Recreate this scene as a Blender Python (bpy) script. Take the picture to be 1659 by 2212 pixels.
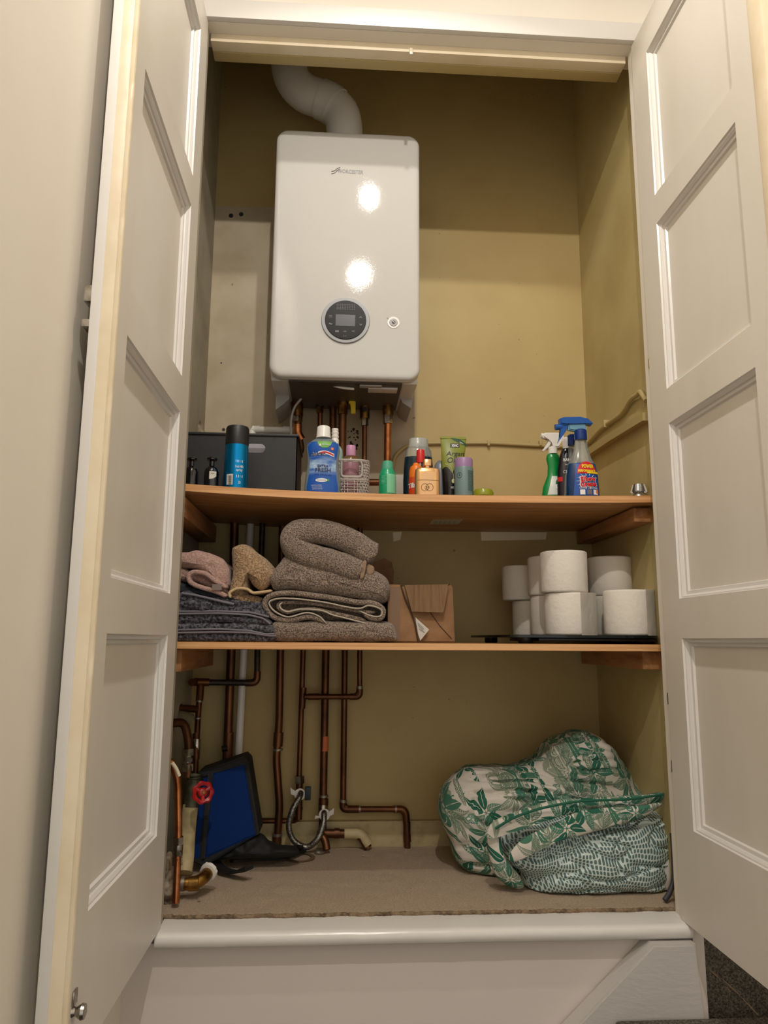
import bpy, bmesh, math, random
from mathutils import Vector, Matrix, noise
from math import sin, cos, pi, sqrt
random.seed(7)
for o in list(bpy.data.objects): bpy.data.objects.remove(o)
SC = bpy.context.scene; COL = SC.collection

# ------------------------------------------------------------------ camera
F = 1605.3; PITCH, YAW, ROLL = .17020, .06222, -.00617
_f = Vector((sin(YAW)*cos(PITCH), cos(YAW)*cos(PITCH), sin(PITCH)))
_r0 = Vector((cos(YAW), -sin(YAW), 0)); _u0 = _r0.cross(_f)
_rt = cos(ROLL)*_r0 - sin(ROLL)*_u0; _up = cos(ROLL)*_u0 + sin(ROLL)*_r0
CAM = Vector((0, -1.603, .5614))
cd = bpy.data.cameras.new('camera'); co = bpy.data.objects.new('camera', cd); COL.objects.link(co)
cd.sensor_fit = 'VERTICAL'; cd.sensor_height = 36; cd.lens = 36*F/2212; cd.clip_start = .02
m = Matrix((( _rt.x, _up.x, -_f.x), (_rt.y, _up.y, -_f.y), (_rt.z, _up.z, -_f.z))).to_4x4(); m.translation = CAM
co.matrix_world = m; SC.camera = co

# ------------------------------------------------------------------ world, lamps, exposure
w = bpy.data.worlds.new('world'); SC.world = w; w.use_nodes = True
w.node_tree.nodes['Background'].inputs[0].default_value = (1, .95, .90, 1)
w.node_tree.nodes['Background'].inputs[1].default_value = .74
SC.view_settings.view_transform = 'Standard'; SC.view_settings.look = 'None'
SC.view_settings.exposure = 0.2; SC.view_settings.gamma = 1
try: SC.view_settings.use_curve_mapping = False
except Exception: pass
def lamp(name, loc, power, rad, col, ang=160, blend=.4):
    l = bpy.data.lights.new(name, 'SPOT'); l.energy = power; l.shadow_soft_size = rad; l.color = col
    l.spot_size = math.radians(ang); l.spot_blend = blend
    o = bpy.data.objects.new(name, l); COL.objects.link(o); o.location = loc; return o
lamp('ceiling_spotlight', (.118, -.88, 2.58), 30, .019, (1, .935, .865), 124, .12)
lamp('ceiling_spotlight', (.098, -1.76, 2.58), 62, .019, (1, .935, .865), 168, .2)

# ------------------------------------------------------------------ pixel ray helper: a photo pixel at a given real depth y
def at(px, py, y):
    d = _f + _rt*((px-829.5)/F) - _up*((py-1106)/F)
    return CAM + d*((y-CAM.y)/d.y)
def atx(px, py, x):
    d = _f + _rt*((px-829.5)/F) - _up*((py-1106)/F)
    return CAM + d*((x-CAM.x)/d.x)
def mpp(px, py, y): return (at(px+1, py, y)-at(px, py, y)).x

# ------------------------------------------------------------------ materials
class NT:
    def __init__(s, name):
        s.m = bpy.data.materials.new(name); s.m.use_nodes = True; s.t = s.m.node_tree
        s.b = s.t.nodes['Principled BSDF']
    def n(s, typ, **kw):
        x = s.t.nodes.new(typ)
        for k, v in kw.items(): setattr(x, k, v)
        return x
    def l(s, a, b): s.t.links.new(a, b)
    def put(s, sock, v):
        if hasattr(v, 'is_output'): s.l(v, sock)
        else: sock.default_value = v
    def math(s, op, a, b=None, c=None, clamp=False):
        x = s.n('ShaderNodeMath', operation=op, use_clamp=clamp)
        for i, v in enumerate((a, b, c)):
            if v is not None: s.put(x.inputs[i], v)
        return x.outputs[0]
    def vmath(s, op, a, b=None):
        x = s.n('ShaderNodeVectorMath', operation=op); s.put(x.inputs[0], a)
        if b is not None: s.put(x.inputs[3 if op == 'SCALE' else 1], b)
        return x.outputs[0]
    def obj(s): return s.n('ShaderNodeTexCoord').outputs['Object']
    def noise(s, v, scale, detail=3, rough=.5):
        x = s.n('ShaderNodeTexNoise'); s.l(v, x.inputs['Vector']); x.inputs['Scale'].default_value = scale
        x.inputs['Detail'].default_value = detail; x.inputs['Roughness'].default_value = rough; return x.outputs['Fac']
    def mix(s, f, a, b):
        x = s.n('ShaderNodeMix', data_type='RGBA'); s.put(x.inputs['Factor'], f)
        s.put(x.inputs['A'], a if hasattr(a, 'is_output') else (*a[:3], 1)); s.put(x.inputs['B'], b if hasattr(b, 'is_output') else (*b[:3], 1))
        return x.outputs['Result']
    def ramp(s, f, lo, hi):
        x = s.n('ShaderNodeMapRange'); s.l(f, x.inputs[0]); x.inputs[1].default_value = lo; x.inputs[2].default_value = hi
        return x.outputs[0]
    def bump(s, h, strength, dist=.01):
        x = s.n('ShaderNodeBump'); s.l(h, x.inputs['Height']); x.inputs['Strength'].default_value = strength
        x.inputs['Distance'].default_value = dist; s.l(x.outputs[0], s.b.inputs['Normal'])
def srgb(r, g, b):
    f = lambda c: (c/255/12.92) if c <= 10 else ((c/255+.055)/1.055)**2.4
    return (f(r), f(g), f(b))
def mat(name, c, rough=.5, metal=0, c2=None, vs=8, vlo=.4, vhi=.65, bs=0, bst=.2, bd=.002, stretch=None, trans=0, ior=1.45, coat=0, sheen=0, spec=None):
    N = NT(name); b = N.b
    if len(c) == 3 and max(c) > 1.01: c = srgb(*c)
    b.inputs['Base Color'].default_value = (*c, 1); b.inputs['Roughness'].default_value = rough; b.inputs['Metallic'].default_value = metal
    if trans: b.inputs['Transmission Weight'].default_value = trans; b.inputs['IOR'].default_value = ior
    if coat: b.inputs['Coat Weight'].default_value = coat; b.inputs['Coat Roughness'].default_value = .1
    if sheen: b.inputs['Sheen Weight'].default_value = sheen; b.inputs['Sheen Roughness'].default_value = .5
    if spec is not None: b.inputs['Specular IOR Level'].default_value = spec
    v = N.obj()
    if stretch: v = N.vmath('MULTIPLY', v, stretch)
    if c2:
        if max(c2) > 1.01: c2 = srgb(*c2)
        f = N.ramp(N.noise(v, vs, 4, .6), vlo, vhi); N.l(N.mix(f, c, c2), b.inputs['Base Color'])
    if bs: N.bump(N.noise(v, bs, 3, .6), bst, bd)
    return N.m

MT = {}
MT['paint'] = mat('white_gloss_paint', (226, 220, 210), .42, c2=(219, 212, 198), vs=3, bs=14, bst=.12, bd=.004, stretch=(1, 1, .35))
MT['gloss'] = mat('white_gloss_trim_paint', (222, 219, 213), .22, bs=22, bst=.18, bd=.004, stretch=(.4, 1, 1))
MT['edge'] = mat('aged_cream_paint', (230, 216, 188), .4, c2=(222, 206, 174), vs=9, bs=45, bst=.15, bd=.003)
MT['hall'] = mat('hall_wall_paint', (236, 229, 216), .6, c2=(231, 223, 209), vs=2, bs=90, bst=.05)
MT['riser'] = mat('lilac_white_paint', (212, 202, 194), .5, bs=60, bst=.05)
MT['greywood'] = mat('grey_white_painted_wood', (192, 188, 184), .45, bs=60, bst=.35, bd=.002, stretch=(.5, 1, 1.6))
MT['woodend'] = mat('rough_pine', (176, 124, 78), .6, c2=(126, 78, 42), vs=9, vlo=.45, vhi=.75, stretch=(5, .6, 5), bs=60, bst=.15)
MT['carpet'] = mat('beige_carpet', (194, 174, 150), .95, c2=(164, 144, 120), vs=260, vlo=.35, vhi=.7, bs=500, bst=.8, bd=.004)
MT['darkcarpet'] = mat('dark_brown_carpet', (124, 115, 102), 1, c2=(62, 55, 47), vs=220, vlo=.35, vhi=.62, bs=320, bst=1, bd=.006)
MT['copper'] = mat('aged_copper', (116, 76, 50), .42, .85, c2=(52, 36, 26), vs=9, vlo=.4, vhi=.8, bs=80, bst=.08)
MT['copperbright'] = mat('bright_copper', (196, 128, 82), .3, 1, c2=(150, 92, 56), vs=30)
MT['darkpipe'] = mat('blackened_pipe', (44, 38, 32), .45, .6, c2=(66, 60, 48), vs=40)
MT['brass'] = mat('brass', (168, 128, 66), .35, 1, c2=(110, 78, 40), vs=40)
MT['chrome'] = mat('dull_chrome', (190, 185, 178), .25, 1, c2=(130, 122, 110), vs=50)
MT['solder'] = mat('grey_solder', (150, 142, 130), .45, .8)
MT['black'] = mat('black_plastic', (20, 20, 21), .35)
MT['blackmat'] = mat('black_webbing', (13, 14, 17), .7, bs=300, bst=.2)
MT['rubber'] = mat('black_rubber', (26, 26, 27), .6)
MT['white'] = mat('white_plastic', (226, 223, 216), .3)
MT['boiler'] = mat('white_enamel', (200, 198, 192), .045, bs=230, bst=.08, bd=.001)
MT['boilergrey'] = mat('boiler_grey_plastic', (168, 166, 162), .4)  # grey plastic of the cheeks and underside badge
MT['flue'] = mat('grey_white_flue', (232, 229, 224), .38)
MT['paper'] = mat('toilet_tissue', (226, 220, 208), .95, bs=70, bst=.5, bd=.003, sheen=.1)
MT['card'] = mat('brown_cardboard', (148, 112, 78), .85, c2=(128, 94, 62), vs=14, bs=120, bst=.1)
MT['cardinner'] = mat('corrugated_cardboard', (124, 96, 64), .85, c2=(104, 78, 50), vs=12, stretch=(14, 1, 1))
MT['scaleglass'] = mat('dark_tinted_glass', (10, 18, 17), .08)
MT['tape'] = mat('masking_tape', (240, 230, 196), .7)
MT['yellow'] = mat('yellow_plastic', (214, 186, 20), .45)
MT['red'] = mat('red_paint', (186, 30, 34), .35, c2=(150, 22, 26), vs=30, bs=60, bst=.2)
MT['cream'] = mat('cream_painted_pipe', (188, 172, 128), .6, c2=(140, 124, 88), vs=18, vlo=.5, vhi=.8, bs=40, bst=.4)
MT['cable'] = mat('painted_cable', (176, 158, 108), .55)
MT['plaster'] = mat('broken_plaster', (176, 162, 136), .9, c2=(78, 60, 46), vs=30, bs=30, bst=1, bd=.01)
MT['bluebag'] = mat('royal_blue_nylon', (2, 40, 98), .7, spec=.15, bs=260, bst=.15)
MT['ink'] = mat('black_ink', (22, 22, 24), .5)
MT['inkgrey'] = mat('grey_ink', (110, 108, 106), .4)
MT['inkwhite'] = mat('white_ink', (232, 232, 230), .45)
MT['inknavy'] = mat('navy_ink', (20, 30, 78), .45)
MT['inkred'] = mat('red_ink', (206, 26, 36), .45)
MT['inkyellow'] = mat('yellow_ink', (238, 206, 40), .45)

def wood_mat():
    N = NT('shade_toned_beech_laminate'); o = N.obj()
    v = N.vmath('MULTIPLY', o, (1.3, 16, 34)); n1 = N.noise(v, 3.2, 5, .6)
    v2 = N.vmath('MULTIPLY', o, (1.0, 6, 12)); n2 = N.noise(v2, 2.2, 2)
    c = N.mix(N.ramp(n1, .35, .68), srgb(188, 138, 84), srgb(154, 104, 56)); c = N.mix(N.ramp(n2, .45, .7), c, srgb(168, 116, 66))  # board colour darkened to carry the shade of the shelf underside
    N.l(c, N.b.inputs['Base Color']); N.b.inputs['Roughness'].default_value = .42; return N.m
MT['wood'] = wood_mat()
MT['band'] = mat('beech_edge_band', (222, 172, 118), .45, c2=(196, 138, 84), vs=9, stretch=(.35, 6, 16))  # real edging strip, toned lighter than the board for the lit front

def backwall_mat():
    N = NT('yellowed_cupboard_wall'); o = N.obj(); b = N.b
    sep = N.n('ShaderNodeSeparateXYZ'); N.l(o, sep.inputs[0]); x, z = sep.outputs[0], sep.outputs[2]
    wob = N.math('MULTIPLY', N.math('SUBTRACT', N.noise(o, 11, 3), .5), .02)
    xb = at(898, 900, .567).x; zt = at(500, 446, .567).z
    m1 = N.math('LESS_THAN', N.math('ADD', x, N.math('MULTIPLY', wob, .25)), xb)
    m2 = N.math('LESS_THAN', N.math('ADD', z, wob), zt); m3 = N.math('GREATER_THAN', z, .92)
    m = N.math('MULTIPLY', N.math('MULTIPLY', m1, m2), m3)
    yel = N.mix(N.ramp(N.noise(o, 3.5, 3), .35, .7), srgb(186, 166, 112), srgb(176, 152, 98))
    bare = N.mix(N.ramp(N.noise(o, 7, 4), .35, .7), srgb(186, 172, 146), srgb(168, 152, 122))
    c = N.mix(m, yel, bare)
    sp = N.math('GREATER_THAN', N.noise(o, 60, 1), .78)
    c = N.mix(N.math('MULTIPLY', sp, .7), c, srgb(96, 78, 50))
    N.l(c, b.inputs['Base Color']); b.inputs['Roughness'].default_value = .6
    N.bump(N.noise(o, 26, 4), .12, .006); return N.m
MT['backwall'] = backwall_mat()
MT['sidewall'] = mat('cream_side_wall', (188, 172, 120), .55, c2=(176, 158, 106), vs=4, bs=22, bst=.15, bd=.006)
MT['sideleft'] = mat('grey_plaster_side_wall', (172, 164, 144), .6, c2=(150, 140, 118), vs=5, bs=22, bst=.15, bd=.006)
MT['ceil'] = mat('ceiling_paint', (236, 230, 218), .7)

def towel_mat(name, c, c2, sc=330, st=1.0):
    N = NT(name); o = N.obj(); b = N.b
    f = N.noise(o, sc, 2, .6); g = N.noise(o, 9, 2)
    c1 = N.mix(N.ramp(f, .38, .64), srgb(*c2), srgb(*c)); c1 = N.mix(N.math('MULTIPLY', N.ramp(g, .35, .7), .25), c1, srgb(*c2))
    N.l(c1, b.inputs['Base Color']); b.inputs['Roughness'].default_value = .95; b.inputs['Specular IOR Level'].default_value = .1
    b.inputs['Sheen Weight'].default_value = .25
    N.bump(f, st, .006); return N.m
MT['tbrown'] = towel_mat('brown_terry', (180, 160, 142), (96, 82, 70))
MT['themwhite'] = mat('pale_hem_binding', (176, 166, 150), .9, bs=400, bst=.5)
MT['themtan'] = mat('ribbed_tan_hem', (150, 124, 100), .9, bs=200, bst=.6, stretch=(1, 1, 4))
MT['tpink'] = towel_mat('dusty_pink_terry', (196, 164, 152), (158, 126, 114), 300, .4)
MT['ttan'] = towel_mat('tan_terry', (204, 174, 136), (138, 108, 78), 260, 1)
MT['tanband'] = mat('tan_satin_band', (168, 140, 104), .7)
MT['tgrey'] = towel_mat('charcoal_fleece', (112, 110, 118), (38, 38, 43), 150, 1)
MT['tgreyband'] = mat('charcoal_binding', (116, 112, 120), .9)

def leaf_mat():
    N = NT('leaf_print_cotton'); o = N.obj(); b = N.b
    sep = N.n('ShaderNodeSeparateXYZ'); N.l(o, sep.inputs[0]); x, y, z = sep.outputs
    u = N.math('ADD', x, N.math('MULTIPLY', y, .25)); v = N.math('SUBTRACT', z, N.math('MULTIPLY', y, .75))
    cb = N.n('ShaderNodeCombineXYZ'); N.l(u, cb.inputs[0]); N.l(v, cb.inputs[1]); p = cb.outputs[0]
    nz = N.n('ShaderNodeTexNoise'); N.l(o, nz.inputs['Vector']); nz.inputs['Scale'].default_value = 5
    p = N.vmath('ADD', p, N.vmath('SCALE', N.vmath('SUBTRACT', nz.outputs['Color'], (.5, .5, .5)), .016))
    col = N.mix(0, srgb(206, 200, 188), srgb(206, 200, 188))
    for k, (sc, n_, L, W, ca, cb_) in enumerate([(9, 7, .060, .0085, (140, 150, 130), (112, 130, 110)), (11, 7, .058, .0088, (62, 112, 90), (98, 122, 102)), (10, 6, .050, .0094, (24, 92, 72), (58, 116, 94))]):
        q = N.vmath('ADD', p, (.31*k, .17*k, 0))
        vo = N.n('ShaderNodeTexVoronoi', voronoi_dimensions='2D'); N.l(q, vo.inputs['Vector']); vo.inputs['Scale'].default_value = sc
        vo.inputs['Randomness'].default_value = .75
        d = N.vmath('SUBTRACT', q, vo.outputs['Position'])
        sc3 = N.n('ShaderNodeSeparateColor'); N.l(vo.outputs['Color'], sc3.inputs[0])
        s2 = N.n('ShaderNodeSeparateXYZ'); N.l(d, s2.inputs[0])
        rad = N.math('SQRT', N.math('ADD', N.math('MULTIPLY', s2.outputs[0], s2.outputs[0]), N.math('MULTIPLY', s2.outputs[1], s2.outputs[1])))
        th = N.math('ADD', N.math('ADD', N.math('ARCTAN2', s2.outputs[1], s2.outputs[0]), N.math('MULTIPLY', sc3.outputs[0], 6.28)), N.math('MULTIPLY', rad, 7))
        tt = N.math('ADD', N.math('MULTIPLY', th, n_/6.28318), 20)
        idx = N.math('FLOOR', tt); fr = N.math('SUBTRACT', N.math('FRACT', tt), .5)
        lat = N.math('ABSOLUTE', N.math('MULTIPLY', N.math('MULTIPLY', fr, 6.28318/n_), rad))
        ln = N.math('MULTIPLY', N.math('ADD', .72, N.math('MULTIPLY', N.math('FRACT', N.math('MULTIPLY', N.math('SINE', N.math('MULTIPLY', idx, 12.9)), 43.7)), .28)), L)
        tr = N.math('DIVIDE', N.math('SUBTRACT', rad, .006), ln, clamp=True)
        prof = N.math('MULTIPLY', N.math('SINE', N.math('MULTIPLY', N.math('POWER', tr, .8), 3.14159)), W)
        inside = N.math('SUBTRACT', prof, lat)
        leaf = N.math('GREATER_THAN', inside, .0002); vein = N.math('GREATER_THAN', lat, .0005)
        par = N.math('GREATER_THAN', N.math('SINE', N.math('MULTIPLY', idx, 2.4)), 0)
        st = N.math('GREATER_THAN', N.math('SINE', N.math('MULTIPLY', N.math('SUBTRACT', rad, lat), 1500)), .3)
        st = N.math('MULTIPLY', N.math('MULTIPLY', st, par), N.math('GREATER_THAN', inside, .0016))
        stalk = N.math('MULTIPLY', N.math('LESS_THAN', lat, .0006), N.math('LESS_THAN', rad, .012))
        m_ = N.math('MAXIMUM', N.math('MULTIPLY', N.math('MULTIPLY', leaf, vein), N.math('SUBTRACT', 1.0, N.math('MULTIPLY', st, .7))), stalk)
        col = N.mix(m_, col, N.mix(par, srgb(*ca), srgb(*cb_)))
    N.l(col, b.inputs['Base Color']); b.inputs['Roughness'].default_value = .8; N.bump(N.noise(o, 40, 3), .25, .004); return N.m
MT['leaf'] = leaf_mat()
def dash_mat():
    N = NT('dash_print_cotton'); o = N.obj(); b = N.b
    sep = N.n('ShaderNodeSeparateXYZ'); N.l(o, sep.inputs[0]); x, y, z = sep.outputs
    n1 = N.math('MULTIPLY', N.math('SUBTRACT', N.noise(o, 6, 2), .5), .07)
    u = N.math('ADD', N.math('ADD', x, N.math('MULTIPLY', y, .2)), n1)
    v = N.math('ADD', N.math('SUBTRACT', z, N.math('MULTIPLY', y, .8)), N.math('MULTIPLY', N.math('SUBTRACT', N.noise(o, 8, 2), .5), .06))
    fv0 = N.math('MULTIPLY', v, 98); row = N.math('FLOOR', fv0)
    fu = N.math('FRACT', N.math('ADD', N.math('MULTIPLY', u, 140), N.math('MULTIPLY', N.math('SINE', N.math('MULTIPLY', row, 12.9)), 1.3)))
    fv = N.math('FRACT', fv0)
    a = N.math('POWER', N.math('DIVIDE', N.math('ABSOLUTE', N.math('SUBTRACT', fu, .5)), .33), 3)
    c = N.math('POWER', N.math('DIVIDE', N.math('ABSOLUTE', N.math('SUBTRACT', fv, .5)), .40), 3)
    mk = N.math('LESS_THAN', N.math('ADD', a, c), 1)
    N.l(N.mix(mk, srgb(200, 214, 208), srgb(88, 112, 108)), b.inputs['Base Color']); b.inputs['Roughness'].default_value = .8
    N.bump(N.noise(o, 30, 3), .3, .004); return N.m
MT['dash'] = dash_mat()

# ------------------------------------------------------------------ mesh helpers
def mk(name, bm, material, parent=None, smooth=40, loc=None):
    me = bpy.data.meshes.new(name); bmesh.ops.recalc_face_normals(bm, faces=bm.faces[:]); bm.to_mesh(me); bm.free()
    if smooth:
        me.polygons.foreach_set('use_smooth', [True]*len(me.polygons))
        try: me.set_sharp_from_angle(angle=math.radians(smooth))
        except Exception: pass
    o = bpy.data.objects.new(name, me); COL.objects.link(o)
    if isinstance(material, str): material = MT[material]
    me.materials.append(material)
    if parent is not None:
        o.parent = parent; o.matrix_parent_inverse = base_inv(parent)
    return o
def base_inv(p):
    mw = Matrix.Translation(p.location)
    if p.parent: return Matrix.Identity(4)
    return mw.inverted()
def thing(name, loc, label, cat, group=None):
    o = bpy.data.objects.new(name, None); COL.objects.link(o); o.location = loc; o.empty_display_size = .02
    return tag(o, label, cat, group)
def tag(o, label, cat, group=None):
    o['label'] = label; o['category'] = cat
    if group: o['group'] = group
    return o
def struct(o): o['kind'] = 'structure'; return o

def box(bm, x0, x1, y0, y1, z0, z1, bev=0, seg=2):
    r = bmesh.ops.create_cube(bm, size=1); vs = r['verts']
    for v in vs: v.co = Vector((x0+(v.co.x+.5)*(x1-x0), y0+(v.co.y+.5)*(y1-y0), z0+(v.co.z+.5)*(z1-z0)))
    if bev:
        es = list({e for v in vs for e in v.link_edges})
        bmesh.ops.bevel(bm, geom=es, offset=bev, segments=seg, affect='EDGES', profile=.6)
    return bm
def BX(name, x0, x1, y0, y1, z0, z1, m, parent=None, bev=0, seg=2): return mk(name, box(bmesh.new(), x0, x1, y0, y1, z0, z1, bev, seg), m, parent)
def loft(bm, rings, cap0=True, cap1=True, closed=True):
    R = [[bm.verts.new(p) for p in r] for r in rings]; n = len(R[0])
    for a, b in zip(R, R[1:]):
        for i in range(n if closed else n-1):
            j = (i+1) % n; bm.faces.new((a[i], a[j], b[j], b[i]))
    if cap0 and n > 2: bm.faces.new(R[0][::-1])
    if cap1 and n > 2: bm.faces.new(R[-1])
    return R
def lathe(bm, prof, cx, cy, kx=1, ky=1, seg=40, sq=0):
    rings = []
    for r, z in prof:
        ring = []
        for i in range(seg):
            a = 2*pi*i/seg; c, s = cos(a), sin(a)
            if sq:
                e = 2/(2+sq); c = math.copysign(abs(c)**e, c); s = math.copysign(abs(s)**e, s)
            ring.append((cx+kx*r*c, cy+ky*r*s, z))
        rings.append(ring)
    loft(bm, rings); return bm
def LT(name, prof, cx, cy, m, parent=None, kx=1, ky=1, seg=40, sq=0, smooth=40): return mk(name, lathe(bmesh.new(), prof, cx, cy, kx, ky, seg, sq), m, parent, smooth)
def fillet(pts, r, n=7):
    pts = [Vector(p) for p in pts]; out = [pts[0]]
    for i in range(1, len(pts)-1):
        a, b, c = pts[i-1], pts[i], pts[i+1]; u = (a-b); v = (c-b)
        rr = min(r, u.length*.49, v.length*.49); p0 = b+u.normalized()*rr; p1 = b+v.normalized()*rr
        for k in range(n+1):
            t = k/n; out.append(p0*(1-t)**2 + b*2*t*(1-t) + p1*t*t)
    out.append(pts[-1]); return out
def tube(bm, pts, r, seg=16, rs=None):
    pts = [Vector(p) for p in pts]; q = [pts[0]]
    for p in pts[1:]:
        if (p-q[-1]).length > 1e-5: q.append(p)
    pts = q; rings = []; t0 = (pts[1]-pts[0]).normalized()
    nrm = t0.orthogonal().normalized()
    for i, p in enumerate(pts):
        t = (pts[min(i+1, len(pts)-1)]-pts[max(i-1, 0)]).normalized()
        nrm = (nrm - t*nrm.dot(t)).normalized(); b = t.cross(nrm); rr = rs[i] if rs else r
        rings.append([p + (nrm*cos(2*pi*k/seg)+b*sin(2*pi*k/seg))*rr for k in range(seg)])
    loft(bm, rings); return bm
def TB(name, pts, r, m, parent=None, fr=0, seg=16, rs=None):
    if fr: pts = fillet(pts, fr)
    return mk(name, tube(bmesh.new(), pts, r, seg, rs), m, parent, 50)
def prism(bm, poly, y0, y1, bev=0, seg=2):
    a = [bm.verts.new((x, y0, z)) for x, z in poly]; b = [bm.verts.new((x, y1, z)) for x, z in poly]
    n = len(poly); f0 = bm.faces.new(a[::-1]); f1 = bm.faces.new(b)
    for i in range(n): bm.faces.new((a[i], a[(i+1) % n], b[(i+1) % n], b[i]))
    if bev:
        es = [e for e in {e for v in a+b for e in v.link_edges} if (e in f0.edges or e in f1.edges)]
        bmesh.ops.bevel(bm, geom=es, offset=bev, segments=seg, affect='EDGES')
    return bm
def PR(name, poly, y0, y1, m, parent=None, bev=0, seg=2): return mk(name, prism(bmesh.new(), poly, y0, y1, bev, seg), m, parent)
def pxpoly(pts, y): return [((q := at(px, py, y)).x, q.z) for px, py in pts]
def smoothc(pts, n=96, closed=True):
    P = [Vector((*p, 0)) if len(p) == 2 else Vector(p) for p in pts]; k = len(P); out = []
    segs = k if closed else k-1
    for i in range(segs):
        p0, p1, p2, p3 = (P[(i-1) % k], P[i], P[(i+1) % k], P[(i+2) % k]) if closed else (P[max(i-1, 0)], P[i], P[i+1], P[min(i+2, k-1)])
        for s in range(12):
            t = s/12; out.append(.5*((2*p1)+(-p0+p2)*t+(2*p0-5*p1+4*p2-p3)*t*t+(-p0+3*p1-3*p2+p3)*t**3))
    if not closed: out.append(P[-1])
    L = [0]
    ring = out+[out[0]] if closed else out
    for a, b in zip(ring, ring[1:]): L.append(L[-1]+(b-a).length)
    res = []; j = 0
    for i in range(n):
        d = L[-1]*i/(n if closed else n-1)
        while j < len(L)-2 and L[j+1] < d: j += 1
        t = (d-L[j])/max(1e-9, L[j+1]-L[j]); res.append(ring[j].lerp(ring[j+1], t))
    return [(p.x, p.y) for p in res]
def fold_noise(p, amp, sc):
    return amp*(noise.noise(p*sc)+.5*noise.noise(p*sc*2.3+Vector((3, 1, 7))))
def roll(bm, poly, y0, y1, rnd=.02, ny=14, amp=.004, sc=14):
    """closed outline in x,z carried back from y0 to y1 with rounded ends: a soft folded thing"""
    poly = smoothc(poly, 90); cx = sum(p[0] for p in poly)/90; cz = sum(p[1] for p in poly)/90
    hw = min(max(p[0] for p in poly)-min(p[0] for p in poly), max(p[1] for p in poly)-min(p[1] for p in poly))/2
    rnd = min(rnd, hw*.9); nr = 6
    ys = [(y0+rnd*(1-cos(pi/2*k/nr)), rnd*(1-sin(pi/2*k/nr))) for k in range(nr+1)]
    ys += [(y0+rnd+(y1-y0-2*rnd)*k/ny, 0) for k in range(1, ny)] + [(y1-rnd*(1-cos(pi/2*k/nr)), rnd*(1-sin(pi/2*k/nr))) for k in range(nr, -1, -1)]
    rings = []
    # inward caps first
    def ring(y, e, s=1):
        out = []
        for i, (x, z) in enumerate(poly):
            x1, z1 = poly[(i+1) % 90]; x0, z0 = poly[i-1]; tx, tz = x1-x0, z1-z0; l = math.hypot(tx, tz) or 1
            nx, nz = tz/l, -tx/l
            if (x-cx)*nx+(z-cz)*nz < 0 and False: nx, nz = -nx, -nz
            px, pz = x-sgn*nx*e, z-sgn*nz*e; px = cx+(px-cx)*s; pz = cz+(pz-cz)*s
            q = Vector((px, y, pz)); d = fold_noise(q, amp, sc)
            out.append((px+nx*sgn*d*(s if s == 1 else .3), y+(d if s < 1 else 0)*.6, pz+nz*sgn*d*(s if s == 1 else .3)))
        return out
    area = sum(poly[i][0]*poly[(i+1) % 90][1]-poly[(i+1) % 90][0]*poly[i][1] for i in range(90)); sgn = 1 if area > 0 else -1
    e0 = ys[0][1]
    for s in (.02, .25, .5, .75, .92): rings.append(ring(y0-.0*s, e0, s))
    for y, e in ys: rings.append(ring(y, e))
    for s in (.92, .5, .02): rings.append(ring(y1, e0, s))
    loft(bm, rings); return bm
def ribbon(bm, path, th, y0, y1, n=110, ny=12, amp=.003, sc=16, rnd=None):
    P = smoothc(path, n, closed=False); rnd = rnd or th*.5; nr = 4
    ys = [(y0+rnd*(1-cos(pi/2*k/nr)), sin(pi/2*k/nr)*.8+.2) for k in range(nr+1)] + [(y0+rnd+(y1-y0-2*rnd)*k/ny, 1) for k in range(1, ny)] + [(y1, 1)]
    rings = []
    for y, s in ys:
        A, B = [], []
        for i, (x, z) in enumerate(P):
            x0, z0 = P[max(i-1, 0)]; x1, z1 = P[min(i+1, n-1)]; l = math.hypot(x1-x0, z1-z0) or 1; nx, nz = (z1-z0)/l, -(x1-x0)/l
            e = min(1, i/3, (n-1-i)/3)**.5 if i not in (0, n-1) else .15
            h = th/2*s*max(e, .25); d = fold_noise(Vector((x, y, z)), amp, sc)
            A.append((x+nx*(h+d), y, z+nz*(h+d))); B.append((x-nx*(h-d), y, z-nz*(h-d)))
        rings.append(A+B[::-1])
    R = [[bm.verts.new(p) for p in r] for r in rings]; N2 = 2*n
    for a, b in zip(R, R[1:]):
        for i in range(N2): j = (i+1) % N2; bm.faces.new((a[i], a[j], b[j], b[i]))
    for r in (R[0], R[-1]):
        for i in range(n-1): bm.faces.new((r[i], r[i+1], r[N2-2-i], r[N2-1-i]))
    return bm
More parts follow.
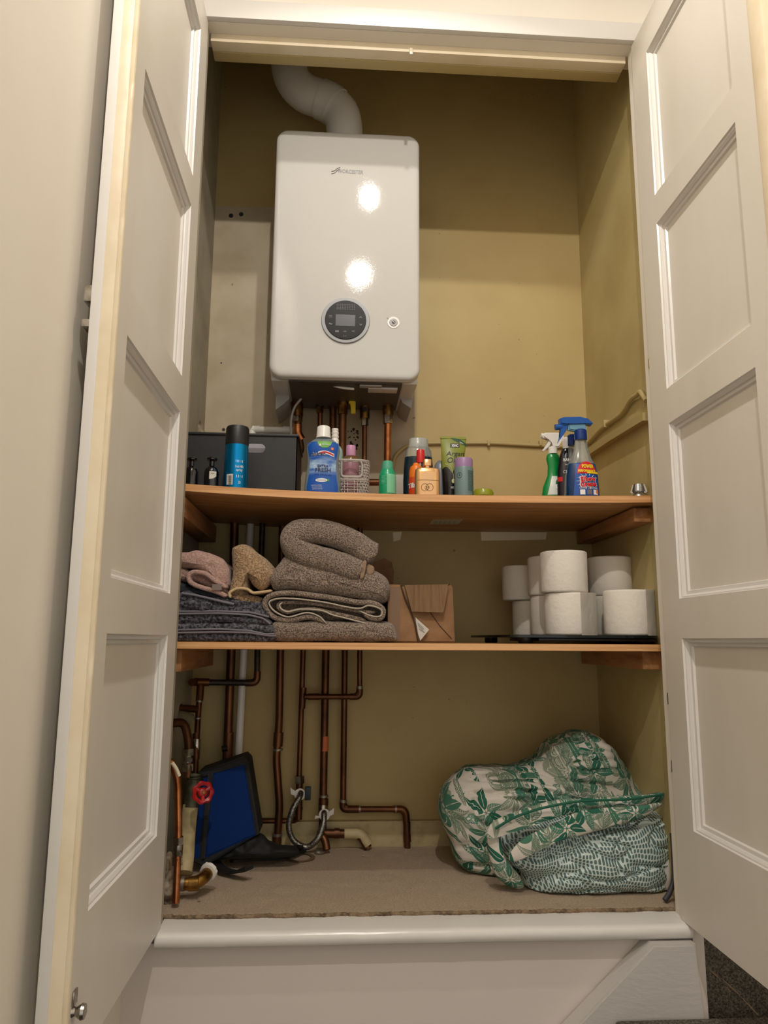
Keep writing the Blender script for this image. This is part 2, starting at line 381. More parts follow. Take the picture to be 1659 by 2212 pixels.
def inflate(bm, outline, yc, tf, tb, nr=34, n=150, amp=.006, sc=9, ridge=0, rdir=(1, 0, .3), pw=.5, flat=0):
    """closed outline in x,z swollen forwards by tf and back by tb, with soft folds"""
    P = smoothc(outline, n); cx = sum(p[0] for p in P)/n; cz = sum(p[1] for p in P)/n; rd = Vector(rdir)
    def ring(s, side):
        out = []
        for x, z in P:
            q = Vector((cx+(x-cx)*s, 0, cz+(z-cz)*s)); k = max(0, 1-s**2.4)**pw
            y = yc + (-tf*k if side < 0 else tb*k); q.y = y
            e = min(1, k*1.5+.15); d = fold_noise(q, amp, sc)*e
            if ridge:
                t = noise.noise(Vector((q.dot(rd)*6, q.z*26+q.y*12, q.x*5)))
                t2 = noise.noise(Vector((q.x*5+q.z*9+3, q.z*15-q.x*7, 4)))
                d += -ridge*(max(0, 1-abs(t)*7)+.8*max(0, 1-abs(t2)*8))*e
            q.y += d*(-1 if side < 0 else 1); q.z += d*.45
            out.append(q)
        return out
    rings = [ring(s, -1) for s in [.01]+[i/nr for i in range(1, nr)]] + [ring(1, -1)] + [ring(i/nr, 1) for i in range(nr-1, 0, -2)]+[ring(.01, 1)]
    if flat is not None:
        for r in rings:
            for q in r:
                if q.z < flat: q.z = flat + .001
    loft(bm, rings); return bm

# ------------------------------------------------------------------ writing and labels laid on a surface
_fonts = {}
def text_mesh(s, bold=0, shear=0, spacing=1):
    cu = bpy.data.curves.new('t', 'FONT'); cu.body = s; cu.size = 1; cu.offset = bold; cu.shear = shear; cu.space_character = spacing
    cu.align_x = 'CENTER'; cu.align_y = 'CENTER'; cu.resolution_u = 3
    o = bpy.data.objects.new('t', cu); COL.objects.link(o); bpy.context.view_layer.update()
    me = bpy.data.meshes.new_from_object(o.evaluated_get(bpy.context.evaluated_depsgraph_get()))
    bpy.data.objects.remove(o); bpy.data.curves.remove(cu); return me
def text_on(name, s, px, py, y, w_px, h_px, m, parent, surf=None, lift=.0006, bold=.0, shear=0, tilt=0, label=None):
    me = text_mesh(s, bold, shear); xs = [v.co.x for v in me.vertices]; ys = [v.co.y for v in me.vertices]
    k = mpp(px, py, y); c = at(px, py, y); mx, my = (max(xs)+min(xs))/2, (max(ys)+min(ys))/2
    sx = w_px*k/(max(xs)-min(xs)); sy = h_px*k/(max(ys)-min(ys))
    bm = bmesh.new(); bm.from_mesh(me); bpy.data.meshes.remove(me)
    if surf and surf is not FLAT:
        for _ in range(1): bmesh.ops.subdivide_edges(bm, edges=[e for e in bm.edges if e.calc_length()*sx > .004], cuts=2)
    ct, st = cos(tilt), sin(tilt)
    for v in bm.verts:
        dx, dz = (v.co.x-mx)*sx, (v.co.y-my)*sy; X = c.x+dx*ct-dz*st; Z = c.z+dx*st+dz*ct
        v.co = Vector((X, (surf(X, Z) if surf else y)-lift, Z))
    return mk(name, bm, m, parent, 0)
def FLAT(x, z): return 0
def patch(name, px0, px1, py0, py1, y, m, parent, surf, lift=.0003, shape=None, nx=14, nz=14, tilt=0):
    """label laid on surf; shape(u,v)->(u,v) reshapes the unit square"""
    a, b = at(px0, py0, y), at(px1, py1, y); bm = bmesh.new(); G = []
    for j in range(nz+1):
        row = []
        for i in range(nx+1):
            u, v = i/nx, j/nz
            if shape: u, v = shape(u, v)
            X = a.x+(b.x-a.x)*u; Z = a.z+(b.z-a.z)*v
            row.append(bm.verts.new((X, surf(X, Z)-lift, Z)))
        G.append(row)
    for j in range(nz):
        for i in range(nx): bm.faces.new((G[j][i], G[j][i+1], G[j+1][i+1], G[j+1][i]))
    return mk(name, bm, m, parent, 60)
def ell(u, v):
    a, b = 2*u-1, 2*v-1; return (.5+.5*a*sqrt(1-b*b/2), .5+.5*b*sqrt(1-a*a/2))
def arch(u, v): return (u, (1-(1-v)*1) if v > 1 else v*(1)*(1) if False else 1-(1-v)*(sqrt(max(0, 1-(2*u-1)**2))*.999+.001))
def ppf(pxc, y, pr):
    """pixel profile [(half width, py)...] -> centre x and metric profile"""
    c = at(pxc, pr[0][1], y); return c.x, [(hw*mpp(pxc, py, y), at(pxc, py, y).z) for hw, py in pr]
def surf_of(prof, cx, cy, kx=1, ky=1):
    P = sorted(prof, key=lambda p: p[1])
    def f(X, Z):
        r = P[0][0] if Z <= P[0][1] else P[-1][0]
        for (r0, z0), (r1, z1) in zip(P, P[1:]):
            if z0 <= Z <= z1 and z1 > z0: r = r0+(r1-r0)*(Z-z0)/(z1-z0)
        t = min(.999, abs(X-cx)/(kx*r)) if r else 0
        return cy-ky*r*sqrt(1-t*t)
    return f

# ================================================================== THE SETTING
XL, XR = -.335, .715; YB = .567; WL, WR = -.402, .76; HZ = 2.04
struct(BX('wall_back', WL-.05, WR+.05, YB, YB+.05, -.05, 2.64, 'backwall'))
struct(BX('wall_left', WL-.03, WL, .036, YB, -.05, 2.64, 'sideleft'))
struct(BX('wall_right', WR, WR+.05, .036, YB, -.05, 2.64, 'sidewall'))
struct(BX('ceiling', -.6, 2.0, -3.2, YB, 2.64, 2.69, 'ceil'))
struct(BX('floor', WL, WR, .03, YB, -.05, -.008, 'woodend'))
# room the photographer stands in
struct(BX('wall_hall_left', -.46, -.403, -3.2, 0, -.95, 2.64, 'hall'))
struct(BX('wall_hall_right', 1.55, 1.60, -3.2, .0, -.95, 2.64, 'hall'))
struct(BX('floor_hall', -.6, 1.7, -3.2, .0, -1.0, -.95, 'darkcarpet'))
bm = bmesh.new()
box(bm, -.51, XL-.004, .0, .035, -.0, HZ); box(bm, XR+.006, 1.6, .0, .035, 0, HZ); box(bm, -.51, 1.6, .0, .08, HZ+.0, 2.64)
struct(mk('wall_front', bm, 'hall'))
struct(BX('wall_front_below', -.51, .735, .0, .05, -.95, -.028, 'riser'))
# head: architrave face, rebate soffit, stop
struct(BX('trim_1', XL-.06, XR+.06, -.016, 0, HZ, HZ+.052, 'gloss', bev=.004))
BMT = bmesh.new(); box(BMT, XL, XR, .035, .068, HZ-.022, HZ, .002); struct(mk('trim_2', BMT, 'edge'))
struct(BX('trim_3', XL, XR, .068, .10, HZ-.024, HZ+.02, 'cable', bev=.003))
c = at(888, 110, .033)
o = BX('catch_plate', c.x-.004, c.x+.004, .029, .035, c.z-.012, c.z+.006, 'edge', bev=.0015); tag(o, 'small painted catch plate screwed to the middle of the door head', 'catch')
# jambs behind the doors
struct(BX('trim_4', WL, XL-.003, .001, .030, 0, HZ, 'sideleft')); struct(BX('trim_5', XR+.008, WR+.02, .001, .030, 0, HZ, 'edge'))
# sill with rounded nosing
bm = bmesh.new(); prof = [(-.034, -.010), (-.030, -.003), (-.020, 0.0), (.05, .001), (.05, -.028), (-.026, -.028), (-.033, -.022)]
N_ = 60; rings = []
for i in range(N_+1):
    x = XL-.004+(XR+.014-XL)*i/N_; rings.append([(x, y+.0009*noise.noise(Vector((x*30, y*40, 0))), z+.0014*noise.noise(Vector((x*22, y*50+5, z*90)))) for y, z in prof])
loft(bm, rings); struct(mk('trim_6', bm, 'gloss', smooth=50))
# skirting at the foot of the cupboard's back wall
z1 = at(900, 1773, .55).z
struct(BX('baseboard_back', at(560, 1773, .55).x, at(985, 1773, .55).x, .549, YB, -.01, z1, 'cream', bev=.002))
# stair string, step and carpeted stair
bm = bmesh.new(); prism(bm, [((q := at(1412, 2040, -.048)).x, -.030), (.722, -.030), (.733, -.20), (.738, -.5), ((q2 := at(1250, 2212, -.048)).x-(-.5-q2.z)*(q.x-q2.x)/(q.z-q2.z)*-1, -.5)], -.048, 0, .004); struct(mk('trim_7', bm, 'greywood'))
struct(BX('trim_8', .729, .752, -.02, .0, -.50, .02, 'riser'))
o = BX('carpeted_riser', .752, 1.55, -.01, .03, -.95, .0, 'darkcarpet', bev=.004); tag(o, 'dark brown carpeted stair riser beyond the sill, under the right door', 'stair')
bm = bmesh.new(); pts = [(.545+.055*(1-cos(a)), -.05-.02-.055*(0)-.0-.05*(sin(a)*0)) for a in [0]]
box(bm, .548, 1.54, -.40, -.05, -.40, -.160, .012, 4)
o = mk('carpeted_step', bm, 'darkcarpet'); tag(o, 'brown carpeted stair tread with rounded nosing at the foot of the white string', 'stair')

# doors --------------------------------------------------------------
def door(name, X, s, width, p0, p1, knob):
    """s=+1: visible face looks towards +x; door leaf stands from y=0 out to y=-width"""
    T = .038; zt = HZ-.006; PZ = [(.190, .568), (.650, 1.030), (1.108, 1.503), (1.574, 1.948)]
    bm = bmesh.new(); xa, xb = (X-T, X) if s > 0 else (X, X+T)
    box(bm, xa, xb, -p0, -.001, .001, zt); box(bm, xa, xb, -width, -p1, .001, zt)
    zz = [.001]+[v for p in PZ for v in p]+[zt]
    for a, b in zip(zz[::2], zz[1::2]): box(bm, xa, xb, -p1, -p0, a, b)
    D = struct(mk(name, bm, 'paint', smooth=0))
    for (a, b) in PZ:
        dep = .017; q = X-s*dep
        x0, x1 = sorted((q, q-s*.006))
        BX('panel', x0, x1, -p1, -p0, a, b, 'paint', D)
        st = [(0, 0), (.0015, .004), (.004, .0045), (.008, .0085), (.0085, .0115), (.015, .0125), (.017, dep)]
        bm = bmesh.new(); R = []
        for (e, d) in st:
            xx = X-s*d; R.append([bm.verts.new(p) for p in ((xx, -p1+e, a+e), (xx, -p0-e, a+e), (xx, -p0-e, b-e), (xx, -p1+e, b-e))])
        for r0, r1 in zip(R, R[1:]):
            for i in range(4): j = (i+1) % 4; bm.faces.new((r0[i], r0[j], r1[j], r1[i]))
        mk('moulding', bm, 'gloss', D, smooth=0)
    return D
D1 = door('door_1', XL, 1, .530, .078, .478, None)
bm = bmesh.new()
N_ = 150; rings = []
for i in range(N_+1):
    z = .001+(HZ-.008)*i/N_; j = lambda k, a=.0011: a*noise.noise(Vector((k, z*45, 2)))
    rings.append([(XL-.026, -.529, z), (XL-.0255, -.5335, z), (XL-.009, -.5335+j(1), z), (XL-.0075, -.5325+j(5), z), (XL-.006, -.5335+j(3), z), (XL-.001+j(4), -.5335+j(6), z), (XL+.0006+j(7, .0013), -.531, z), (XL+.0003, -.527, z), (XL-.004, -.529, z)])
loft(bm, rings); e = mk('door_edge', bm, 'edge', D1, 50); e['label'] = 'worn cream painted edge'
BX('outer_lipping', XL-.0405, XL-.0245, -.5345, -.529, .001, HZ-.007, 'gloss', D1, bev=.0015)
# latch hardware on the outer face
for (px, py, h) in ((189, 645, .026), (184, 708, .012)):
    p = at(px, py, -.51); BX('latch', -.388, -.373, -.53, -.50, p.z-h/2, p.z+h/2, 'chrome', D1, bev=.002)
p = at(144, 2186, -.515)
bm = bmesh.new(); tube(bm, [(XL-.002, p.y, p.z), (XL+.004, p.y, p.z), (XL+.012, p.y, p.z), (XL+.016, p.y, p.z), (XL+.018, p.y, p.z)], .008, 20, [.008, .005, .010, .009, .003]); mk('catch_knob', bm, 'chrome', D1)
box(bm := bmesh.new(), XL, XL+.003, -.522, -.506, p.z+.008, p.z+.026, .001); mk('catch_plate', bm, 'chrome', D1)
D2 = door('door_2', XR, -1, .522, .082, .422, None)
bm = bmesh.new(); rings = []
for i in range(N_+1):
    z = .001+(HZ-.008)*i/N_; j = .0006*noise.noise(Vector((4, z*30, 2)))
    rings.append([(XR+.037, -.522, z), (XR+.037, -.528, z), (XR+.006, -.528+j, z), (XR-.0005, -.527+j, z), (XR-.002, -.523, z), (XR-.002, -.492, z), (XR-.0015, -.490, z), (XR+.001, -.489, z)])
loft(bm, rings); mk('door_edge', bm, 'edge', D2, 40)['label'] = 'rebated cream closing edge'
for z in (.30, .44, 1.20):
    BX('hinge', XR+.001, XR+.006, -.001, .006, z-.012, z+.012, 'chrome', D2)

for (a_, b_, w_) in (((1532, 2094), (1556, 2115), 3.2), ((1562, 2116), (1598, 2150), 3.4), ((1600, 2152), (1640, 2195), 2.6), ((1566, 2130), (1580, 2143), 2.4)):
    A1, B1 = atx(*a_, XR), atx(*b_, XR); u_ = (B1-A1); v_ = Vector((0, -u_.z, u_.y)).normalized()*w_*.0004; bm = bmesh.new()
    vs_ = [A1, A1.lerp(B1, .35)+v_, A1.lerp(B1, .7)+v_*.7, B1, A1.lerp(B1, .6)-v_, A1.lerp(B1, .2)-v_*.6]
    f0_ = [bm.verts.new(Vector((XR-.0006, q.y, q.z))) for q in vs_]; f1_ = [bm.verts.new(Vector((XR+.0002, q.y, q.z))) for q in vs_]
    bm.faces.new(f0_); bm.faces.new(f1_[::-1])
    for i in range(6): bm.faces.new((f0_[i], f0_[(i+1) % 6], f1_[(i+1) % 6], f1_[i]))
    mk('paint_chip', bm, mat('bare_chip_brown', (122, 100, 76), .8), D2)
# cupboard carpet -----------------------------------------------------
bm = bmesh.new(); nx, ny = 130, 46; G = []
for j in range(ny+1):
    row = []
    for i in range(nx+1):
        x = WL+.004+(WR-WL-.008)*i/nx; y0 = .046+.004*noise.noise(Vector((x*25, 0, 0)))+(.03*max(0, (-.30-x))*4); y = y0+(YB-.002-y0)*(j/ny)
        z = .0035+.002*noise.noise(Vector((x*30, y*30, 0))) - (.006 if j == 0 else 0)
        if j == 1: z += .001
        row.append(bm.verts.new((x, y, z)))
    G.append(row)
for j in range(ny):
    for i in range(nx): bm.faces.new((G[j][i], G[j][i+1], G[j+1][i+1], G[j+1][i]))
r = bmesh.ops.extrude_face_region(bm, geom=bm.faces[:]); 
for v in [g for g in r['geom'] if isinstance(g, bmesh.types.BMVert)]: v.co.z = -.0079
cp = mk('carpet_offcut', bm, 'carpet'); tag(cp, 'beige carpet offcut with a ragged front edge lining the cupboard floor', 'carpet')
bm = bmesh.new(); pts = []; rs_ = []
for i in range(261):
    x = WL+.006+(WR-WL-.012)*i/260; y0 = .046+.004*noise.noise(Vector((x*25, 0, 0)))+(.03*max(0, (-.30-x))*4)
    pts.append(Vector((x, y0-.001+.0015*noise.noise(Vector((x*140, 2, 0))), .0035+.0015*noise.noise(Vector((x*90, 7, 0)))))); rs_.append(.0042+.0022*noise.noise(Vector((x*170, 0, 5))))
tube(bm, pts, .004, 10, rs_); mk('frayed_edge', bm, mat('frayed_brown_edge', (150, 128, 100), .95, c2=(92, 74, 56), vs=60, bs=300, bst=1, bd=.004), cp)['label'] = 'darker frayed front edge'
cc = at(647, 1848, .40); c0 = at(647, 1848, .36)
gz = lambda px, py, z=.006: (lambda d: CAM+d*((z-CAM.z)/d.z))(_f + _rt*((px-829.5)/F) - _up*((py-1106)/F))
q = gz(648, 1852)
bm = bmesh.new(); rr = []
for (ra, dz) in ((.028, 0), (.030, .0006), (.037, .0006), (.039, 0)): rr.append([(q.x+ra*cos(2*pi*k/48), q.y+ra*1.1*sin(2*pi*k/48), .0065+dz) for k in range(48)])
loft(bm, rr, False, False); mk('ring_stain', bm, mat('brown_stain', (112, 88, 68), .9), cp)['label'] = 'brown ring mark pressed in the carpet'
# ================================================================== SHELVES
def zs_top(x): return .8965 + (.060 if x < .15 else .022)*(x-.15)**2
def shelf(name, zf, th, label, yback):
    bm = bmesh.new(); rings = []; n = 40
    for i in range(n+1):
        x = WL+.003+(WR-WL-.006)*i/n; z = zf(x); r = .002; rings.append([(x, .09, z-r), (x, .09+r, z), (x, yback, z), (x, yback, z-th), (x, .09+r, z-th), (x, .09, z-th+r)])
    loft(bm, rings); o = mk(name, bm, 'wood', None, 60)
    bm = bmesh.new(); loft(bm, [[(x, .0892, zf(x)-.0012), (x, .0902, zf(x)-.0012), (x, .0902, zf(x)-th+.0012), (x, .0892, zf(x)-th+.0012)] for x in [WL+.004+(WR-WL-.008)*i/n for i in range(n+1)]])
    mk('edge_band', bm, MT['band'], o, 30)['label'] = 'orange edging strip, toned paler than the shade-darkened board'; return tag(o, label, 'shelf', 'beech effect shelves')
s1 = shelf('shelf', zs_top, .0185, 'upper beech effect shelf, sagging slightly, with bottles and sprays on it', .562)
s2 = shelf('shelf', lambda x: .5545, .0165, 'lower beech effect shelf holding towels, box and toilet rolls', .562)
p = at(963, 1126, .30); zz = zs_top(p.x)-.0185
bm = bmesh.new(); q0 = gz(935, 1122, zz); q1 = gz(1000, 1122, zz); q2 = gz(990, 1132, zz); q3 = gz(927, 1132, zz)
lo = [bm.verts.new((q.x, q.y, zz-.0004)) for q in (q0, q1, q2, q3)]; hi = [bm.verts.new((q.x, q.y, zz-.0001)) for q in (q0, q1, q2, q3)]
bm.faces.new(lo); bm.faces.new(hi[::-1])
for i in range(4): bm.faces.new((lo[i], lo[(i+1) % 4], hi[(i+1) % 4], hi[i]))
stk = mk('price_sticker', bm, mat('pale_sticker', (196, 190, 160), .5), s1); stk['label'] = 'pale printed sticker under the shelf'
bm = bmesh.new()
for k in range(5):
    a = Vector((q3.x, q3.y, 0)).lerp(Vector((q2.x, q2.y, 0)), .12+.16*k); b = Vector((q0.x, q0.y, 0)).lerp(Vector((q1.x, q1.y, 0)), .12+.16*k); d = (b-a)
    for t in (.25, .55): 
        p0 = a+d*t; box(bm, p0.x, p0.x+.007, p0.y, p0.y+.006, zz-.0008, zz-.0004)
mk('sticker_print', bm, 'inkgrey', stk)
for nm, x0, x1, za, zb, ya, lab in (('r', .712, WR, .846, .8795, .125, 'pine batten fixed to the right wall under the upper shelf'), ('r', .712, WR, .497, .537, .118, 'knotty pine batten fixed to the right wall under the lower shelf'),
        ('l', WL, -.352, .836, .882, .10, 'dark pine batten on the left wall under the upper shelf'), ('l', WL, -.345, .488, .537, .12, 'pine batten on the left wall under the lower shelf')):
    o = BX('shelf_batten', x0, x1, ya, .555, za, zb, 'woodend', bev=.001); tag(o, lab, 'batten', 'pine shelf battens')
for (pa, pb, ya, yb, lab) in ((1040, 1181, 1150, 1168, 'long strip of masking tape on the back wall under the upper shelf'), (850, 868, 1149, 1170, 'short bit of masking tape on the back wall right of the towels')):
    a, b = at(pa, yb, YB), at(pb, ya, YB); bm = bmesh.new(); prism(bm, [(a.x, a.z), (b.x-.004, a.z+.006), (b.x, b.z), (a.x-.002, b.z-.002)], YB-.0008, YB); o = mk('masking_tape', bm, 'tape'); tag(o, lab, 'tape')

# ================================================================== BOILER
YF = .2715; BX0, BX1, BZ0, BZ1 = -.189, .211, 1.2405, 1.9645
B = thing('wall_boiler', (.011, YB, BZ0), 'white wall-mounted gas boiler with a round black control dial', 'boiler')
def rrect(x0, x1, z0, z1, r, n=8):
    out = []
    for cx, cz, a0 in ((x1-r, z1-r, 0), (x0+r, z1-r, pi/2), (x0+r, z0+r, pi), (x1-r, z0+r, 1.5*pi)):
        out += [(cx+r*cos(a0+pi/2*k/n), cz+r*sin(a0+pi/2*k/n)) for k in range(n+1)]
    return out
bm = bmesh.new(); rings = []
for (y, e) in ((YF, .016), (YF+.0006, .010), (YF+.003, .004), (YF+.007, .001), (YF+.012, 0), (YF+.10, 0), (.545, .0)):
    rings.append([(x, y, z) for x, z in rrect(BX0+e, BX1-e, BZ0+e, BZ1-e, .034-min(e, .012))])
bmc = bm; R = loft(bm, rings, True, False); 
cov = mk('front_cover', bm, 'boiler', B, 50)
BX('underside_shade_sheet', BX0+.052, BX1-.046, YF+.024, .53, BZ0-.004, BZ0-.0006, mat('boiler_underside_shade', (72, 64, 56), .5), B)  # dark sheet standing in for the shade of the recessed underside
bm = bmesh.new(); box(bm, BX0+.004, BX0+.052, YF+.03, .54, BZ0-.002, BZ0+.03, .006); box(bm, BX1-.046, BX1-.004, YF+.03, .54, BZ0-.002, BZ0+.03, .006); box(bm, BX0+.03, BX1-.03, YF+.012, YF+.022, BZ0-.001, BZ0+.03, .002); box(bm, .075, .155, YF+.05, YF+.085, BZ0-.010, BZ0-.004, .002)
mk('lower_frame', bm, 'boiler', B)
for x0, x1 in ((BX0+.008, BX0+.045), (BX1-.040, BX1-.006)):
    PR('mounting_cheek', [(x0, BZ0), (x1, BZ0), (x1, BZ0-.012), (x0+.5*(x1-x0) if x0 < 0 else x1-.004, BZ0-.03), (x0, BZ0-.045) if x0 < 0 else (x0+.006, BZ0-.015)], .42, .56, 'boilergrey', B, .001)
for px in (653, 832):
    p = at(px, 820, YF+.02); LT('cover_screw', [(0.001, BZ0-.006), (.0045, BZ0-.005), (.005, BZ0-.0005)], p.x, YF+.03, 'black', B, seg=12)
p = at(800, 838, .33); BX('tray_badge', p.x-.03, p.x+.03, .305, .325, BZ0-.008, BZ0-.004, 'boilergrey', B, bev=.002)
TB('tray_cable', [at(717, 832, .33), at(740, 838, .33)+Vector((0, 0, .0)), at(765, 840, .33)], .0035, 'white', B, .01)
# dial
pc = at(746.5, 693, YF); R0 = 53*mpp(746, 693, YF)
def disc(name, r, y0, y1, m, parent, cx=pc.x, cz=pc.z, r2=None, seg=64):
    bm = bmesh.new(); r2 = r if r2 is None else r2
    loft(bm, [[(cx+q*cos(2*pi*k/seg), yy, cz+q*sin(2*pi*k/seg)) for k in range(seg)] for q, yy in ((r, y1), (r2, y0))]); return mk(name, bm, m, parent, 30)
ringp = disc('control_dial', R0, YF-.005, YF+.001, mat('silver_grey_ring', (136, 138, 140), .35), B, r2=R0*.97)
disc('dial_face', R0*.845, YF-.0075, YF-.0045, mat('glossy_black_dial', (10, 10, 11), .35, spec=.15), ringp, r2=R0*.83)
scr = BX('dial_screen', pc.x-.0265, pc.x+.0255, YF-.0081, YF-.0074, pc.z-.018, pc.z+.014, mat('dark_grey_screen', (46, 47, 47), .3, spec=.3), ringp)
for i, (px, py, s) in enumerate(((714, 686, '='), (714, 702, '~'), (779, 688, '^'), (779, 704, 'v'), (728, 718, '--'), (745, 718, 'ok'), (763, 718, '<'), (745, 728, ':-'))):
    text_on('dial_button', s, px, py, YF, 7, 4, 'inkgrey', ringp, lift=.0081)
bm = bmesh.new()
for i in range(11):
    for j in range(4):
        x = pc.x+(i-5)*.0046; z = pc.z+.030+.0042*j
        box(bm, x-.0008, x+.0008, YF-.0078, YF-.0074, z-.0008, z+.0008)
mk('speaker_holes', bm, 'inkgrey', ringp)
g = at(850, 697, YF); gg = disc('pressure_gauge', 13*mpp(850, 697, YF), YF-.0015, YF+.001, 'white', B, g.x, g.z)
disc('gauge_face', .0115, YF-.003, YF-.001, mat('gauge_face_grey', (150, 146, 140), .3), gg, g.x, g.z, .0105); disc('gauge_hub', .0045, YF-.0038, YF-.0025, 'ink', gg, g.x, g.z)
bm = bmesh.new(); prism(bm, [(g.x-.016, g.z+.012), (g.x-.018, g.z+.0135), (g.x-.013, g.z+.008), (g.x-.012, g.z+.009)], YF-.0012, YF+.0002); mk('gauge_tick', bm, 'ink', gg)
bm = bmesh.new(); prism(bm, [(g.x-.007, g.z+.006), (g.x-.006, g.z+.007), (g.x+.003, g.z-.001), (g.x+.002, g.z-.002)], YF-.0045, YF-.0032); mk('gauge_needle', bm, 'inkwhite', gg)
text_on('lettering', 'WORCESTER', 757, 371, YF, 56, 9, 'inkgrey', B, bold=.02, lift=.0008, tilt=-.01)
for k in range(2):
    TB('logo_stroke', [at(716, 371+5*k-1, YF-.0008), at(723, 369+5*k, YF-.0008), at(729, 363+4*k, YF-.0008), at(735, 362+4*k, YF-.0008)], .0009, 'inkgrey', B, .004, 8)
# flue ---------------------------------------------------------------
FL = thing('flue_pipe', (.05, .40, BZ1), 'grey white flue pipe with two bends rising from the boiler to the ceiling', 'flue pipe')
yf = .42; P = [at(742, 330, yf), at(735, 240, yf), at(640, 225, yf), at(625, 130, yf), at(624, 20, yf)]
P = [at(737, 300, yf), at(735, 218, yf), at(660, 205, yf), at(630, 190, yf), at(625, 120, yf), at(625, -60, yf)]
A = [at(747, 310, yf), at(742, 262, yf), at(722, 230, yf), at(692, 214, yf), at(662, 203, yf), at(640, 184, yf), at(627, 158, yf), at(624, 128, yf), at(624, 60, yf), at(624, -40, yf)]
A[0].z = BZ1-.01; A[-1].z = 2.64
PP = smoothc([(p.x, p.z) for p in A], 60, closed=False); r_ = .0545
TB('flue_bend', [(x, yf, z) for x, z in PP], r_, 'flue', FL, seg=36)
def collar(i, j, r, m, nm='flue_collar'): TB(nm, [(PP[k][0], yf, PP[k][1]) for k in range(i, j+1)], r, m, FL, seg=36)
collar(16, 20, r_+.0035, 'flue'); collar(35, 38, r_+.006, 'flue'); collar(37, 48, r_+.004, 'flue')
TB('flue_base', [(A[0].x, yf, BZ1-.005), (A[0].x, yf, BZ1+.02)], .058, 'white', FL, seg=36)
for px, py in ((702, 205), (731, 218)):
    p = at(px, py, yf-.047); TB('flue_screw', [p, p+Vector((0, .01, 0))], .003, 'ink', FL, seg=8)

# ================================================================== PIPES
def P3(l): return [at(*p) for p in l]
def pipe(name, label, pts, r, m='copper', fr=.02, fit=(), cat='pipe', grp=None):
    pts = P3(pts); t = thing(name, pts[0], label, cat, grp); TB('tube', pts, r, m, t, fr)
    for f in fit:
        a, b, rr = at(*f[0]), at(*f[1]), f[2]; mm = f[3] if len(f) > 3 else m; nm = f[4] if len(f) > 4 else 'coupling'
        TB(nm, [a, b], rr, mm, t, seg=(6 if nm == 'compression_nut' else 18))
    return t
def elbow(t, pts, r, m='copper'): TB('elbow', P3(pts), r, m, t, .022)
yp = .535
# under the boiler, continuing behind the shelves
t = pipe('copper_pipe', 'copper pipe dropping at the left under the boiler beside the grey cable', [(646, 855, .48), (643, 935, .48), (652, 975, .49), (612, 1010, .53), (606, 1390, yp), (603, 1560, yp), (597, 1640, yp), (604, 1740, yp), (598, 1830, yp)], .0105, fit=[((642, 868, .48), (642, 900, .48), .017, 'brass', 'valve_body'), ((642, 897, .48), (642, 912, .48), .016, 'chrome', 'compression_nut'), ((602, 1582, yp), (600, 1612, yp), .0135), ((600, 1617, yp), (600, 1621, yp), .014, 'solder'), ((599, 1800, yp), (599, 1806, yp), .0135, 'solder'), ((598, 1806, yp), (598, 1826, yp), .0125)])
t['label'] = 'bent copper pipe, thickest in the middle of the lower wall, passing behind the towels'
elbow(t, [(643, 918, .48), (642, 935, .48), (651, 950, .485)], .0125, 'copperbright')
pipe('copper_pipe', 'thin copper pipe behind the mouthwash, dropping to the braided hose tap', [(692, 845, .50), (690, 1040, .52), (657, 1120, yp), (655, 1400, yp), (646, 1688, yp)], .0075, fit=[((692, 846, .50), (691, 880, .50), .0125, 'darkpipe', 'valve_body'), ((691, 878, .50), (691, 892, .50), .0105, 'brass', 'compression_nut'), ((655, 1485, yp), (652, 1530, yp), .0095)])
pipe('copper_pipe', 'copper pipe with an orange mark, dropping to the right end of the braided hose', [(720, 845, .51), (718, 1040, .52), (706, 1120, yp), (704, 1400, yp), (697, 1790, yp)], .0105, fit=[((719, 872, .51), (719, 884, .51), .012), ((699, 1725, yp), (698, 1752, yp), .0132), ((699, 1717, yp), (699, 1722, yp), .0125, 'solder'), ((702, 1590, yp-.0006), (701, 1622, yp-.0006), .0107, mat('orange_mark', (196, 104, 54), .5), 'paint_mark')])
t = pipe('gas_pipe', 'wide copper gas pipe with a yellow isolator lever under the boiler', [(741, 840, .47), (739, 950, .48), (737, 1060, .50), (746, 1130, yp), (745, 1400, yp), (741, 1748, yp), (876, 1748, yp), (880, 1832, yp)], .0085, fr=.025, fit=[((741, 850, .47), (741, 878, .47), .0165, 'brass', 'valve_body'), ((741, 878, .47), (740, 896, .47), .0145, 'brass', 'compression_nut'), ((740, 896, .47), (738, 1040, .485), .0115), ((742, 1727, yp), (741, 1733, yp), .0105, 'solder'), ((775, 1748, yp), (779, 1748, yp), .0105, 'solder'), ((853, 1748, yp), (857, 1748, yp), .0105, 'solder'), ((879, 1775, yp), (879, 1800, yp), .0100), ((879, 1800, yp), (880, 1818, yp), .0105)])
elbow(t, [(741, 1730, yp), (741, 1748, yp), (775, 1748, yp)], .0100); elbow(t, [(850, 1748, yp), (876, 1748, yp), (878, 1775, yp)], .0100)
p = at(762, 878, .455); bm = bmesh.new(); prism(bm, [(p.x-.010, p.z+.018), (p.x+.002, p.z+.019), (p.x+.008, p.z+.012), (p.x+.008, p.z-.022), (p.x-.005, p.z-.022), (p.x-.005, p.z+.006), (p.x-.012, p.z+.008)], .448, .462, .002); mk('isolator_lever', bm, 'yellow', t)['label'] = 'yellow lever'
